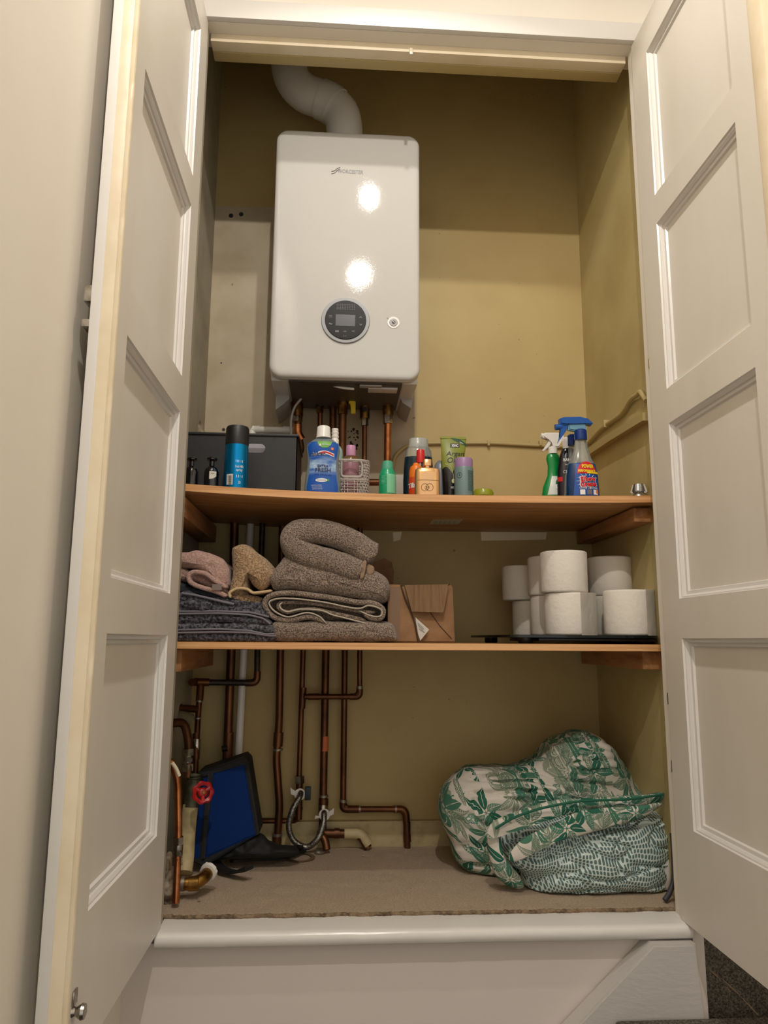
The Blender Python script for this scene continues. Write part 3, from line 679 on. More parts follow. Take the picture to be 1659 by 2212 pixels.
t = pipe('copper_pipe', 'thin copper pipe under the boiler that turns left into the lower tee', [(788, 845, .50), (787, 1050, .52), (778, 1130, .512), (777, 1505, .512), (658, 1505, .512)], .0075, fr=.025, fit=[((788, 850, .50), (788, 868, .50), .0130, 'copper', 'valve_body'), ((788, 872, .50), (788, 905, .50), .0145, 'brass', 'valve_body'), ((788, 905, .50), (788, 920, .50), .0105, 'chrome', 'compression_nut'), ((666, 1505, .512), (690, 1505, .512), .0092), ((777, 1482, .512), (777, 1488, .512), .0095, 'solder')])
elbow(t, [(777, 1485, .512), (777, 1505, .512), (756, 1505, .512)], .0092)
t = pipe('copper_pipe', 'bright copper pipe at the right under the boiler ending in a low horizontal run', [(838, 845, .49), (837, 1015, .50), (836, 1042, .50), (796, 1042, .50), (760, 1042, .52)], .0100, fr=.015, fit=[((838, 852, .49), (838, 868, .49), .0150, 'copper', 'valve_body'), ((838, 870, .49), (838, 898, .49), .0160, 'brass', 'valve_body'), ((838, 898, .49), (838, 916, .49), .0140, 'chrome', 'compression_nut'), ((838, 916, .49), (837, 1000, .50), .0108, 'copperbright', 'sleeve')])
for px, py in ((788, 883), (838, 879)):
    p = at(px, py, .475); tp = TB('drain_screw', [p, p+Vector((0, .012, 0))], .007, 'black', t if px > 800 else None, seg=12)
    if px < 800: tp.parent = [o for o in COL.objects if o.get('label', '').startswith('thin copper pipe under the boiler')][0]; tp.matrix_parent_inverse = base_inv(tp.parent)
# left group
t = pipe('copper_pipe', 'wide dark copper pipe left of the white plastic pipe, above the blue bag', [(507, 1120, yp), (500, 1400, yp), (492, 1600, yp), (490, 1700, yp)], .0120, fit=[((494, 1582, yp), (491, 1640, yp), .0138), ((480, 1618, yp-.01), (492, 1616, yp-.01), .0085, 'darkpipe', 'drain_boss')])
pipe('plastic_pipe', 'straight white plastic pipe rising behind the blue bag', [(543, 1100, yp), (527, 1400, yp), (512, 1690, yp)], .0105, 'white')
t = pipe('blackened_pipe', 'blackened pipe running left to a tee above the valves on the left', [(568, 1110, .508), (556, 1400, .508), (555, 1475, .508), (440, 1474, .49)], .0082, 'darkpipe', fr=.022, fit=[((420, 1473, .485), (452, 1474, .49), .0105, 'copper'), ((414, 1474, .46), (424, 1474, .49), .0100, 'copper')])
elbow(t, [(556, 1450, .508), (555, 1475, .508), (530, 1475, .507)], .0098)
t = pipe('copper_pipe', 'jointed copper pipe down the left side above the red wheel valve', [(433, 1480, .485), (427, 1560, .46), (423, 1640, .43), (420, 1700, .40)], .0078, 'copper', fit=[((433, 1482, .485), (431, 1512, .475), .0100), ((431, 1512, .475), (430, 1516, .475), .0098, 'solder'), ((427, 1550, .462), (427, 1553, .462), .009, 'solder'), ((424, 1585, .45), (423, 1640, .43), .0098), ((425, 1598, .445), (423, 1632, .435), .0106, 'chrome', 'coupling')])
t = pipe('copper_pipe', 'short copper stub entering the left wall beside the jointed pipe', [(374, 1531, .40), (400, 1530, .43), (424, 1532, .46)], .0095, fit=[((386, 1531, .42), (391, 1531, .425), .0125, 'copper')])
t = pipe('copper_pipe', 'dark copper elbow with a silver isolator valve near the left door edge', [(372, 1562, .30), (398, 1560, .33), (408, 1600, .34), (406, 1680, .33)], .0105, fr=.03, fit=[((406, 1617, .335), (406, 1632, .335), .0150, 'chrome', 'compression_nut'), ((406, 1632, .335), (406, 1650, .335), .0115, 'chrome', 'valve_body'), ((405, 1650, .335), (405, 1665, .335), .0150, 'chrome', 'compression_nut')])
p = at(411, 1641, .32); disc('valve_slot', .0065, .314, .320, 'chrome', t, p.x, p.z, seg=20)
t = pipe('insulated_elbow', 'green grey wrapped pipe elbow high on the left behind the isolator valve', [(372, 1548, .40), (398, 1550, .41), (412, 1556, .42)], .0165, mat('olive_wrap', (112, 106, 78), .7), fr=.02)
# red wheel valve
t = thing('wheel_valve', at(415, 1712, .30), 'red wheel stop valve on the cream painted pipe', 'valve')
TB('valve_body', P3([(421, 1672, .34), (416, 1712, .33), (413, 1745, .32)]), .0175, mat('green_brass', (84, 88, 62), .55, .4, c2=(50, 44, 30), vs=40), t)
for k in range(3): TB('valve_thread', P3([(421, 1674+6*k, .34), (421, 1677+6*k, .34)]), .0205, MT['darkpipe'], t, seg=20)
TB('spindle', P3([(418, 1712, .33), (438, 1712, .255)]), .006, 'brass', t)
q = at(438, 1712, .25); dirv = (at(438, 1712, .25)-at(418, 1712, .33)).normalized(); M3 = dirv.to_track_quat('Z', 'Y').to_matrix()
bm = bmesh.new(); rings = []
n = 84; RW = 23.5*mpp(438, 1712, .25)
def wpt(r, a, h): return q+M3@Vector((r*cos(a), r*sin(a), h))
for (f, h) in ((.62, -.003), (.64, .003), (.84, .0055), (1.0, .003), (1.0, -.003), (.86, -.0055), (.62, -.003)):
    rings.append([wpt(RW*(f*(1+(.055*cos(7*2*pi*k/n) if f > .8 else 0))), 2*pi*k/n, h) for k in range(n)])
loft(bm, rings, False, False)
for k in range(3):
    a = 2*pi*k/3+.5; tube(bm, [wpt(.004, a, .0), wpt(RW*.76, a, .0)], .0055, 10)
loft(bm, [[wpt(r, 2*pi*k/24, h) for k in range(24)] for r, h in ((RW*.46, -.003), (RW*.46, .002), (RW*.40, .004), (.006, .006))])
mk('hand_wheel', bm, 'red', t, 40); bm = bmesh.new(); loft(bm, [[wpt(r, 2*pi*k/6, h) for k in range(6)] for r, h in ((.0042, .005), (.0042, .0095))]); mk('wheel_nut', bm, 'brass', t)
pipe('painted_pipe', 'fat cream painted pipe flaking paint left of the blue bag', [(412, 1738, .325), (405, 1800, .31), (403, 1850, .30), (398, 1885, .28)], .0185, 'cream', fr=.04)
t = pipe('copper_pipe', 'front copper pipe with a silver isolator valve down to the ragged carpet', [(368, 1642, .10), (384, 1680, .11), (386, 1800, .11), (380, 1950, .10)], .0078, 'copperbright', fr=.03, fit=[((385, 1808, .11), (385, 1824, .11), .0120, 'chrome', 'compression_nut'), ((385, 1824, .11), (383, 1852, .11), .0105, 'chrome', 'valve_body'), ((383, 1852, .11), (383, 1868, .11), .0120, 'chrome', 'compression_nut')])
TB('flaking_paint', P3([(372, 1648, .092), (381, 1661, .098), (387, 1676, .102)]), .0042, 'edge', t, .01)
p = at(388, 1843, .10); disc('valve_slot', .0055, .094, .101, 'chrome', t, p.x, p.z, seg=20)
t = pipe('brass_elbow', 'brass waste elbow lying on the carpet with white jointing at its mouth', [(375, 1910, .15), (430, 1908, .15), (455, 1878, .20)], .0135, 'brass', fr=.03, fit=[((408, 1909, .15), (430, 1908, .15), .0155, 'brass'), ((392, 1909, .15), (399, 1909, .15), .0150, 'solder')])
bm = bmesh.new(); a, b = at(448, 1886, .185), at(458, 1874, .205)
u = (b-a).normalized(); rr = [[*(a+u*h+ (u.orthogonal().normalized()*cos(2*pi*k/28)+u.cross(u.orthogonal().normalized())*sin(2*pi*k/28))*(r_*(1+.12*noise.noise(Vector((k*.8, h*90, 0))))) for k in range(28))] for r_, h in ((.014, 0), (.019, .001), (.0195, .010), (.014, .012))]
loft(bm, rr); mk('jointing_paste', bm, 'white', t)
# rubble and offcut by the left jamb
for i, (px, py, w_, h_, y) in enumerate(((366, 1925, 12, 40, .14), (362, 1885, 8, 40, .16))):
    p = at(px, py, y); k = mpp(px, py, y); o = mk('plaster_lump', inflate(bmesh.new(), [(p.x-w_*k, p.z-h_*k*.8), (p.x+w_*k, p.z-h_*k), (p.x+w_*k*.8, p.z+h_*k), (p.x-w_*k, p.z+h_*k*.7)], y, .02, .03, nr=8, n=40, amp=.004, sc=60), 'plaster')
    tag(o, ('lower broken plaster lump at the left jamb behind the front copper pipe', 'upper broken plaster lump at the left jamb behind the front copper pipe')[i], 'plaster')
p = at(427, 905, .545)
o = mk('broken_plaster', inflate(bmesh.new(), pxpoly([(404, 870), (425, 880), (440, 925), (452, 950), (404, 950)], .50), .50, .03, .05, nr=10, n=50, amp=.012, sc=35, flat=.9), 'plaster'); tag(o, 'brown broken plaster in the left corner just above the dark box', 'plaster')
# low horizontal pipes on the back wall
pipe('copper_pipe', 'low horizontal copper pipe behind the blue bag at skirting height', [(545, 1774, .556), (640, 1774, .556), (648, 1745, .54)], .0085, fr=.015)
t = pipe('copper_pipe', 'brass brown elbowed pipe along the skirting, half covered in cream paint', [(690, 1790, .52), (700, 1800, .52), (745, 1801, .525), (778, 1802, .525), (795, 1832, .52)], .0115, fr=.03, fit=[((722, 1800, .525), (733, 1800, .525), .0135), ((744, 1801, .525), (772, 1801, .525), .0135, 'cream', 'painted_sleeve')])
TB('painted_elbow', P3([(766, 1801, .525), (781, 1803, .525), (796, 1826, .52)]), .0135, 'cream', t, .02)
pipe('copper_pipe', 'short copper pipe end going into the carpet under the braided hose', [(688, 1800, .51), (702, 1812, .50), (706, 1836, .49)], .0105, fr=.02)
# filling loop
t = thing('braided_hose', at(665, 1830, .5), 'braided steel filling loop hose hanging between two copper pipes', 'hose')
L = P3([(650, 1712, .515), (646, 1724, .50), (632, 1750, .49), (624, 1785, .49), (634, 1815, .49), (662, 1830, .49), (686, 1812, .49), (698, 1782, .50), (700, 1760, .51), (700, 1752, .52)])
PX = [Vector(p) for p in L]; out = []
for i in range(len(PX)-1):
    p0, p1, p2, p3 = PX[max(i-1, 0)], PX[i], PX[i+1], PX[min(i+2, len(PX)-1)]
    for s in range(10): tt = s/10; out.append(.5*((2*p1)+(-p0+p2)*tt+(2*p0-5*p1+4*p2-p3)*tt*tt+(-p0+3*p1-3*p2+p3)*tt**3))
out.append(PX[-1]); TB('hose', out, .0080, mat('braided_steel', (170, 166, 158), .35, .9, c2=(60, 58, 54), vs=420, vlo=.4, vhi=.6), t)
for (px, py) in ((648, 1712), (701, 1756)):
    a = at(px, py, .515); nut = TB('wing_nut', [a+Vector((0, .012, -.006)), a+Vector((0, -.004, -.004))], .0150, 'white', t, seg=24)
    bm = bmesh.new(); s_ = 1 if px > 660 else -1
    for sg in (-1, 1): prism(bm, [(a.x+sg*.008, a.z+.006*sg*s_-.004), (a.x+sg*.026, a.z+.014*sg*s_), (a.x+sg*.024, a.z+.001*sg*s_-.004), (a.x+sg*.010, a.z-.008)], .508, .514, .001)
    mk('wing', bm, 'white', nut)
TB('tap_nut', P3([(647, 1676, yp), (647, 1692, yp)]), .0135, 'chrome', t, seg=6); TB('tap_body', P3([(647, 1690, yp), (645, 1770, yp)]), .0095, 'copper', t)
a = at(665, 1714, .51); BX('tap_handle', a.x-.008, a.x+.008, .505, .52, a.z-.017, a.z+.017, mat('navy_plastic', (22, 34, 52), .5), t, bev=.002)
TB('pipe_union', P3([(698, 1742, yp-.003), (698, 1756, .525)]), .0135, 'chrome', t)
# waste pipe and grey cable above the dark box
t = pipe('waste_pipe', 'white plastic condensate pipe with an elbow above the dark storage box', [(545, 965, .52), (545, 928, .52), (640, 930, .50)], .0098, 'white', fr=.012, fit=[((545, 950, .52), (545, 932, .52), .0115, 'white', 'elbow'), ((546, 928, .52), (562, 928, .518), .0115, 'white', 'elbow'), ((612, 929, .505), (640, 930, .50), .0115, 'white', 'coupling')])
t = pipe('flex_cable', 'thin light grey flex looping down from the boiler to the dark box', [(655, 842, .44), (652, 860, .44), (636, 878, .45), (628, 905, .45), (629, 945, .46), (630, 960, .47)], .0035, mat('light_grey_flex', (176, 172, 166), .5), fr=.03, cat='cable')
# surface cable on back wall
t = thing('surface_cable', at(1000, 957, .56), 'painted cable clipped along the back wall from the tall bottles to the right corner', 'cable')
TB('cable', fillet(P3([(848, 1012, .56), (852, 985, .56), (880, 960, .56), (930, 957, .56), (1060, 957, .56), (1170, 963, .56), (1262, 966, .558)]), .03), .0052, 'cable', t)
for px in (1056, 1168):
    a = at(px, 956, .552); BX('cable_clip', a.x-.004, a.x+.004, .551, .566, a.z-.009, a.z+.008, 'cable', t, bev=.002)
t = thing('surface_cable', atx(1330, 900, .75), 'painted cable rising along the right wall above the wooden batten', 'cable')
TB('cable', fillet([atx(1266, 962, .752), atx(1300, 925, .752), atx(1345, 893, .752), atx(1362, 862, .752), atx(1376, 853, .75), atx(1382, 845, .752), atx(1396, 866, .752)], .03), .0062, 'cable', t)
for (px, py) in ((1309, 915),):
    a = atx(px, py, .75); BX('cable_clip', .742, .76, a.y-.005, a.y+.005, a.z-.012, a.z+.010, 'cable', t, bev=.002)
a, b = atx(1268, 966, .748), atx(1396, 888, .748)
bm = bmesh.new()
V = []
for (yy, zz, hh) in ((a.y+.03, a.z-.01, .022), (a.y*.5+b.y*.5, a.z*.5+b.z*.5-.004, .022), (b.y, b.z-.004, .020)): V.append([(.738, yy, zz), (.76, yy, zz+.004), (.76, yy, zz-hh), (.738, yy, zz-hh)])
loft(bm, V); o = mk('cable_batten', bm, 'cable'); tag(o, 'painted wooden batten sloping along the right wall under the cable', 'batten')
p = at(862, 1040, .54); o = BX('socket_box', p.x-.02, p.x+.016, .535, YB, p.z-.06, p.z+.02, mat('grey_white_plate', (190, 186, 176), .4), bev=.003); tag(o, 'white junction box low on the back wall behind the green bottle', 'junction box')
# screw holes and rust marks on the wall behind the boiler
for (px, py, r) in ((499, 466, 6), (521, 463, 6), (483, 928, 4), (478, 784, 2)):
    p = at(px, py, YB); o = disc('wall_hole', r*.0013*.9, YB-.0012, YB+.001, 'ink', None, p.x, p.z, seg=14); tag(o, {499: 'left of two dark screw holes in the wall left of the boiler', 521: 'right of two dark screw holes in the wall left of the boiler', 483: 'dark drill hole in the wall just above the storage box', 478: 'tiny dark hole in the wall halfway down left of the boiler'}[px], 'hole')
bm = bmesh.new()
for i in range(26):
    px = 752+random.random()*22; py = 925+random.random()*45; p = at(px, py, YB); s = .002+.003*random.random()
    prism(bm, [(p.x+s*cos(k)*(.6+.6*random.random()), p.z+s*sin(k)*(.6+.6*random.random())) for k in (0, 1.2, 2.4, 3.6, 4.9)], YB-.001, YB+.0005)
o = mk('flaked_patch', bm, mat('rust_brown', (70, 46, 28), .9)); tag(o, 'patch of dark flaked paint on the wall right of the gas pipe', 'wall damage')

# ================================================================== UPPER SHELF: BOTTLES, BOX, SPRAYS
def onshelf(px, y):
    p = at(px, 1060, y); return zs_top(p.x)+.0002
def bottle(name, label, pxc, y, secs, ky=1, cat='bottle', group=None, sq=0):
    """secs: (part name, material, [(half px, py)...] from low to high); the lowest py is replaced by the shelf top"""
    zb = onshelf(pxc, y); first = secs[0][2]; cx = at(pxc, 1040, y).x
    t = thing(name, (cx, y, zb), label, cat, group); allp = []
    for i, s in enumerate(secs):
        nm, m, pr = s[:3]; _, prof = ppf(pxc, y, pr)
        if i == 0: prof[0] = (prof[0][0], zb)
        k = s[3] if len(s) > 3 else ky; LT(nm, [(.0005, prof[0][1])]*0+prof, cx, y, m, t, 1, k, 44, s[4] if len(s) > 4 else sq); allp += prof if i == 0 else []
    return t, surf_of(allp, cx, y, 1, ky), cx
G = lambda n, c, **k: mat(n, c, **k)
# storage box
a, b = at(403, 1050, .26), at(640, 1050, .26); zt = at(520, 936, .26).z; zb = .912
T = thing('storage_box', ((a.x+b.x)/2-.01, .37, zb), 'dark grey plastic storage box with an oval hand hole', 'box')
mbox = G('dark_grey_polypropylene', (31, 32, 34), rough=.5, bs=200, bst=.05)
x0, x1 = -.395, b.x; hx, hz = at(552, 968, .26).x, at(552, 968, .26).z
def wallhole(bm, x0, x1, z0, z1, y0, y1, hx, hz, hw, hh):
    n = 40; inner = []
    for k in range(n):
        a = 2*pi*k/n; c, s = cos(a), sin(a); X = hx+(hw-hh)*(1 if c > 0 else -1)*(abs(c) > .0001)+hh*c; inner.append((X, hz+hh*s))
    outer = []
    for (X, Z) in inner:
        dx, dz = X-hx, Z-hz; tx = ((x1-hx)/dx if dx > 0 else (x0-hx)/dx) if abs(dx) > 1e-6 else 1e9; tz = ((z1-hz)/dz if dz > 0 else (z0-hz)/dz) if abs(dz) > 1e-6 else 1e9
        tt = min(tx, tz); outer.append((hx+dx*tt, hz+dz*tt))
    def g(y): return [bm.verts.new((X, y, Z)) for X, Z in inner], [bm.verts.new((X, y, Z)) for X, Z in outer]
    i0, o0 = g(y0); i1, o1 = g(y1)
    for k in range(n):
        j = (k+1) % n
        bm.faces.new((i0[k], i0[j], o0[j], o0[k])); bm.faces.new((i1[k], o1[k], o1[j], i1[j])); bm.faces.new((i0[k], i1[k], i1[j], i0[j])); bm.faces.new((o0[k], o0[j], o1[j], o1[k]))
    for cx_ in (x0, x1):
        for cz_ in (z0, z1):
            # fill the corners that the radial projection skips
            pass
bm = bmesh.new(); wallhole(bm, hx-.06, hx+.05, hz-.03, hz+.026, .26, .2625, hx, hz, .0245, .0120)
for (xa, xb, za, zc) in ((x0, hx-.0599, zb, zt), (hx+.0499, x1, zb, zt), (hx-.06, hx+.05, zb, hz-.0299), (hx-.06, hx+.05, hz+.0259, zt)): box(bm, xa, xb, .26, .2625, za, zc)
box(bm, x0, x1, .4775, .48, zb, zt); box(bm, x0, x0+.0025, .26, .48, zb, zt); box(bm, x1-.0025, x1, .26, .48, zb, zt-.0); box(bm, x0, x1, .26, .48, zb, zb+.003)
mk('body', bm, mbox, T, 30); bm = bmesh.new()
box(bm, x0-.002, x1+.002, .256, .26, zt-.006, zt, .001); box(bm, x1, x1+.004, .256, .482, zt-.006, zt, .001); mk('rim', bm, mbox, T)
o = BX('folded_paper', hx-.075, hx+.055, .30, .38, zb+.004, hz+.022, mat('pale_lilac_plastic', (186, 180, 184), .5)); tag(o, 'pale item inside the dark box, seen through its hand hole', 'package')
# apothecary bottles
for i, (pxc, lab) in enumerate(((456, 'small black glass bottle with a pale label in front of the dark box'), (412, 'small black glass bottle with a flat stopper half hidden by the left door'))):
    gl = G('black_glass', (7, 8, 14), rough=.08, coat=.6)
    t, sf, cx = bottle('glass_bottle', lab, pxc, .135, [('body', gl, [(15, 1060), (16, 1057), (16, 1020), (13, 1012), (6, 1007), (5.5, 996), (5, 994)]), ('stopper', gl, [(8, 996), (11, 994), (11.5, 991), (9, 988), (4, 987)])], group='small black glass bottles')
    if i == 0:
        p0 = patch('label', 455, 468, 1021, 1049, .135, G('off_white_label', (206, 202, 190), rough=.6), t, sf, .0005)
        text_on('label_print', 'AP', 462, 1026, .135, 7, 3, 'ink', p0, sf, .001)
# aerosol
bl = G('metallic_blue', (14, 134, 196), rough=.28, metal=.85)
t, sf, cx = bottle('aerosol_can', 'tall blue aerosol can with a matt black cap', 509, .145, [('can', bl, [(25.5, 1060), (26.5, 1056), (26, 1000), (24.8, 964)]), ('cap', G('matt_black_cap', (24, 24, 24), rough=.45), [(24.8, 964), (25.2, 960), (24.8, 928), (23, 923.5), (18, 922), (.5, 922)])], cat='can')
lb = patch('barcode_label', 493, 506, 1029, 1052, .145, G('barcode_white', (196, 194, 188), rough=.5), t, sf, .0006)
bm = bmesh.new()
for k in range(9):
    a, b = at(497, 1033+2.1*k, .145), at(503.5, 1034+2.1*k, .145); Y_ = sf(a.x, a.z)-.0016; Y2 = sf(b.x, b.z)-.0016
    bm.faces.new([bm.verts.new(v) for v in ((a.x, Y_, a.z), (b.x, Y2, a.z), (b.x, Y2, b.z), (a.x, Y_, b.z))])
mk('barcode', bm, 'ink', lb)
for k, (s, py, w_) in enumerate((('|||::|', 1002, 14), ('fresh 48h', 1013, 16), ('spray', 1022, 13), ('||:|', 1034, 12), ('20', 1047, 5))):
    text_on('print', s, 520, py, .145, w_, 6, 'inkwhite', t, sf, .0012)
# mouthwash
clear = G('clear_plastic', (214, 220, 218), rough=.12, trans=.75)
t, sf, cx = bottle('mouthwash_bottle', 'blue labelled mouthwash bottle with a white cap at the front of the shelf', 697, .150,
    [('bottle', G('smoky_clear_plastic', (150, 164, 170), rough=.15, trans=.45), [(39, 1076), (40, 1071), (39, 1050), (36, 1020), (33.5, 1003), (34.5, 985), (36.5, 975), (35, 963), (26, 954), (17, 948), (14.5, 944)]), ('cap', 'white', [(16.5, 947), (15.5, 944), (14.2, 924), (12.5, 922), (.5, 922)], 1)], ky=.52)
shp = lambda u, v: (.5+(u-.5)*(1-.16*sin(pi*min(1, max(0, (v-.1)/.75)))+ .02), v)
blue = NT('blue_wave_label'); o_ = blue.obj(); w_ = blue.noise(blue.vmath('MULTIPLY', o_, (9, 1, 26)), 4, 3)
sp_ = blue.n('ShaderNodeSeparateXYZ'); blue.l(o_, sp_.inputs[0]); zm = at(697, 1008, .145).z
ba = blue.math('SUBTRACT', 1, blue.math('MULTIPLY', blue.math('ABSOLUTE', blue.math('SUBTRACT', sp_.outputs[2], zm)), 42), clamp=True)
blue.l(blue.mix(blue.math('MULTIPLY', ba, blue.ramp(w_, .3, .6)), srgb(16, 82, 170), srgb(186, 214, 230)), blue.b.inputs['Base Color']); blue.b.inputs['Roughness'].default_value = .3
lb = patch('label', 666, 729, 957, 1070, .150, blue.m, t, sf, .0008, shp, 20, 24)
oval = patch('recycle_badge', 686, 717, 957, 972, .150, G('green_badge', (104, 164, 62), rough=.4), lb, sf, .0014, lambda u, v: (.5+(u-.5)*sqrt(max(.001, 1-(v*.96)**2)), v))
text_on('badge_lettering', '100% recyclable', 705, 965.5, .150, 19, 3.4, 'inkwhite', oval, sf, .0026)
bm = bmesh.new(); tri = at(692, 965, .150); prism(bm, [(tri.x-.0035, tri.z-.003), (tri.x+.0035, tri.z-.003), (tri.x, tri.z+.003)], sf(tri.x, tri.z)-.0022, sf(tri.x, tri.z)-.0016); mk('badge_arrows', bm, 'inkwhite', oval)
sw = patch('wave_logo', 688, 722, 980, 990, .150, 'inkwhite', lb, sf, .0012, lambda u, v: (u, v*.75-.55*sin(pi*(1-u)**1.2)*.7+.35*u), 20, 4)
patch('wave_stripe', 692, 721, 981.5, 986, .150, 'inkred', lb, sf, .0018, lambda u, v: (u, v*.8-1.2*sin(pi*(1-u)**1.2)*.7+.9*u), 20, 3)
text_on('brand_lettering', 'Aquafresh', 688, 985, .150, 30, 7.5, 'inknavy', lb, sf, .0022, bold=.03, shear=.25); text_on('brand_lettering', 'Aquafresh', 688, 985, .150, 31, 8.5, 'inkwhite', lb, sf, .0016, bold=.09, shear=.25)
text_on('lettering', 'EXTRA', 698, 1011, .150, 23, 6, 'inknavy', lb, sf, .002, bold=.03); text_on('lettering', 'FRESH', 698, 1019.5, .150, 33, 9, 'inknavy', lb, sf, .002, bold=.02)
text_on('lettering', 'Daily Mouthwash', 698, 1030, .150, 36, 4.5, 'inknavy', lb, sf, .002, tilt=-.04)
pill = patch('pill_badge', 682, 708, 1037, 1045.5, .150, 'inkwhite', lb, sf, .0012, ell, 14, 8)
text_on('lettering', 'Whole Mouth Protection', 695, 1041, .150, 20, 3, 'inknavy', pill, sf, .002); patch('leaf_badge', 707, 712, 1038, 1045, .150, G('leaf_green', (60, 140, 80), rough=.4), lb, sf, .002, ell, 8, 8)
for k in range(3): text_on('small_print', 'alcohol free mouthwash', 684+k, 1052+4*k, .150, 22, 2.2, 'inkwhite', lb, sf, .002)
patch('heart_badge', 715, 721, 971, 977, .150, G('orange_badge', (236, 128, 66), rough=.4), lb, sf, .002, ell, 8, 8)
# white pump bottle
tl = G('pale_teal_plastic', (150, 186, 176), rough=.35)
t, sf, cx = bottle('dropper_bottle', 'slim pale teal bottle with a ribbed white cap behind the mouthwash', 722, .235, [('bottle', tl, [(18, 1070), (18, 985), (16.5, 972), (12, 965), (8, 962)]), ('cap', 'white', [(8.5, 963), (8.5, 950), (7, 948), (8.2, 946), (8.2, 942), (6.8, 940.5), (8, 938), (8, 934), (6.6, 932.5), (7.6, 930), (7, 926.5), (.5, 925.5)])])
# woven basket
bc, by = 758, .215; cxk = at(bc, 1030, by); mp = mpp(bc, 1030, by); rx, ry = 39*mp, .036
T = thing('woven_basket', (cxk.x, by, onshelf(bc, by)), 'small pale grey woven plastic basket with a square handle hole', 'basket')
mbk = G('pale_grey_plastic', (176, 168, 160), rough=.45)
zt_, zb_ = at(bc, 1001, by).z, onshelf(bc, by); zm_ = at(bc, 1042, by).z
def se(r1, r2, a, z): c, s = cos(a), sin(a); e = .62; return Vector((cxk.x+r1*math.copysign(abs(c)**e, c), by+r2*math.copysign(abs(s)**e, s), z))
bm = bmesh.new()
for zz, rad in ((zt_, .0030), (zm_, .0022), (zb_+.002, .0022)):
    k_ = .94+.06*(zz-zb_)/(zt_-zb_); pts = [se(rx*k_, ry*k_, 2*pi*i/72, zz) for i in range(73)]; tube(bm, pts, rad, 8)
mk('rim', bm, mbk, T)
bm = bmesh.new(); nv = 46; nh = 14
ha0, ha1 = -1.95, -1.18
def inhole(a, z): a = (a+pi) % (2*pi)-pi; return ha0-.02 < a < ha1+.10 and z > zm_+.010 and z < zt_-.005
for i in range(nv):
    a = 2*pi*i/nv; seg_ = []
    for j in range(nh*2+1):
        z = zb_+(zt_-zb_)*j/(nh*2); k_ = .94+.06*j/(nh*2); wv = .0012*(1 if (i+j//2) % 2 else -1)
        if inhole(a, z):
            if len(seg_) > 1: tube(bm, seg_, .0013, 5)
            seg_ = []; continue
        seg_.append(se(rx*k_+wv, ry*k_+wv, a, z))
    if len(seg_) > 1: tube(bm, seg_, .0013, 5)
for j in range(nh):
    z = zb_+(zt_-zb_)*(j+.5)/nh; k_ = .94+.06*(j+.5)/nh; seg_ = []
    for i in range(nv*2+1):
        a = 2*pi*i/(nv*2); wv = -.0012*(1 if (i//2+j) % 2 else -1)
        if inhole(a, z):
            if len(seg_) > 1: tube(bm, seg_, .0012, 5)
            seg_ = []; continue
        seg_.append(se(rx*k_+wv, ry*k_+wv, a, z))
    if len(seg_) > 1: tube(bm, seg_, .0012, 5)
mk('weave', bm, mbk, T)
bm = bmesh.new(); hpts = []
for (a, z) in ((ha0, zt_-.003), (ha0, zm_+.010), (ha0+.12, zm_+.006), (ha1-.08, zm_+.006), (ha1+.06, zm_+.012), (ha1+.08, zt_-.012), (ha1, zt_-.004)): hpts.append(se(rx*.985, ry*.985+.001, a, z))
tube(bm, fillet(hpts, .006), .0026, 8); mk('handle_frame', bm, mbk, T)
bm = bmesh.new(); loft(bm, [[se(rx*.93, ry*.93, 2*pi*i/48, z) for i in range(48)] for z in (zb_+.001, zb_+.003)]); mk('base', bm, mbk, T)
pk = G('pink_plastic', (190, 134, 168), rough=.35)
t, sf, cx = bottle('perfume_bottle', 'pink capped glass bottle standing in the woven basket', 757, by+.004, [('bottle', G('pink_amber_glass', (176, 128, 138), rough=.15, trans=.3), [(17, 1066), (18, 1060), (18, 1004), (16, 1000)]), ('glass_shoulder', G('amber_glass', (128, 92, 54), rough=.1, trans=.4), [(18, 1001), (17.5, 996), (14, 990), (9, 988)]), ('cap', pk, [(10, 989), (10.4, 987), (10.4, 968), (9.4, 966), (.5, 966)])], ky=.8)
t.location.z += .004
# green bottle
gr = G('emerald_plastic', (20, 150, 104), rough=.25)
t, sf, cx = bottle('green_bottle', 'small emerald green bottle with a paler green cap right of the basket', 837, .150, [('bottle', gr, [(18, 1080), (18.6, 1074), (18.4, 1030), (17, 1022), (13.5, 1016), (12, 1013)]), ('cap', G('sea_green_cap', (72, 158, 128), rough=.4), [(13, 1015), (12.5, 1008), (11, 998), (9, 996.5), (.5, 996)])])
patch('label', 835, 854, 1027, 1068, .150, G('pale_green_label', (120, 190, 152), rough=.45), t, sf, .0005)
bm = bmesh.new()
for k in range(6):
    a, b = at(823, 1031+3*k, .150), at(831, 1032+3*k, .150); ya, yb_ = sf(a.x, a.z)-.001, sf(b.x, b.z)-.001
    bm.faces.new([bm.verts.new(v) for v in ((a.x, ya, a.z), (b.x, yb_, a.z), (b.x, yb_, b.z), (a.x, ya, b.z))])
mk('small_print', bm, G('pale_print', (120, 200, 170), rough=.5), t)
# shampoo with clear cap
nb = G('dark_teal_liquid_plastic', (10, 34, 48), rough=.12)
t, sf, cx = bottle('shampoo_bottle', 'large dark teal bottle with a clear shoulder and clear cap', 904, .235, [('body', nb, [(31, 1076), (33, 1070), (33, 1040), (31.5, 1010), (29.5, 989)]), ('clear_shoulder', clear, [(29.5, 989), (27.5, 975), (23, 967)]), ('cap', G('frosted_clear_cap', (190, 194, 188), rough=.25, trans=.4), [(22, 969), (21.5, 965), (20.5, 950), (18, 948), (.5, 947.5)])], ky=.6)
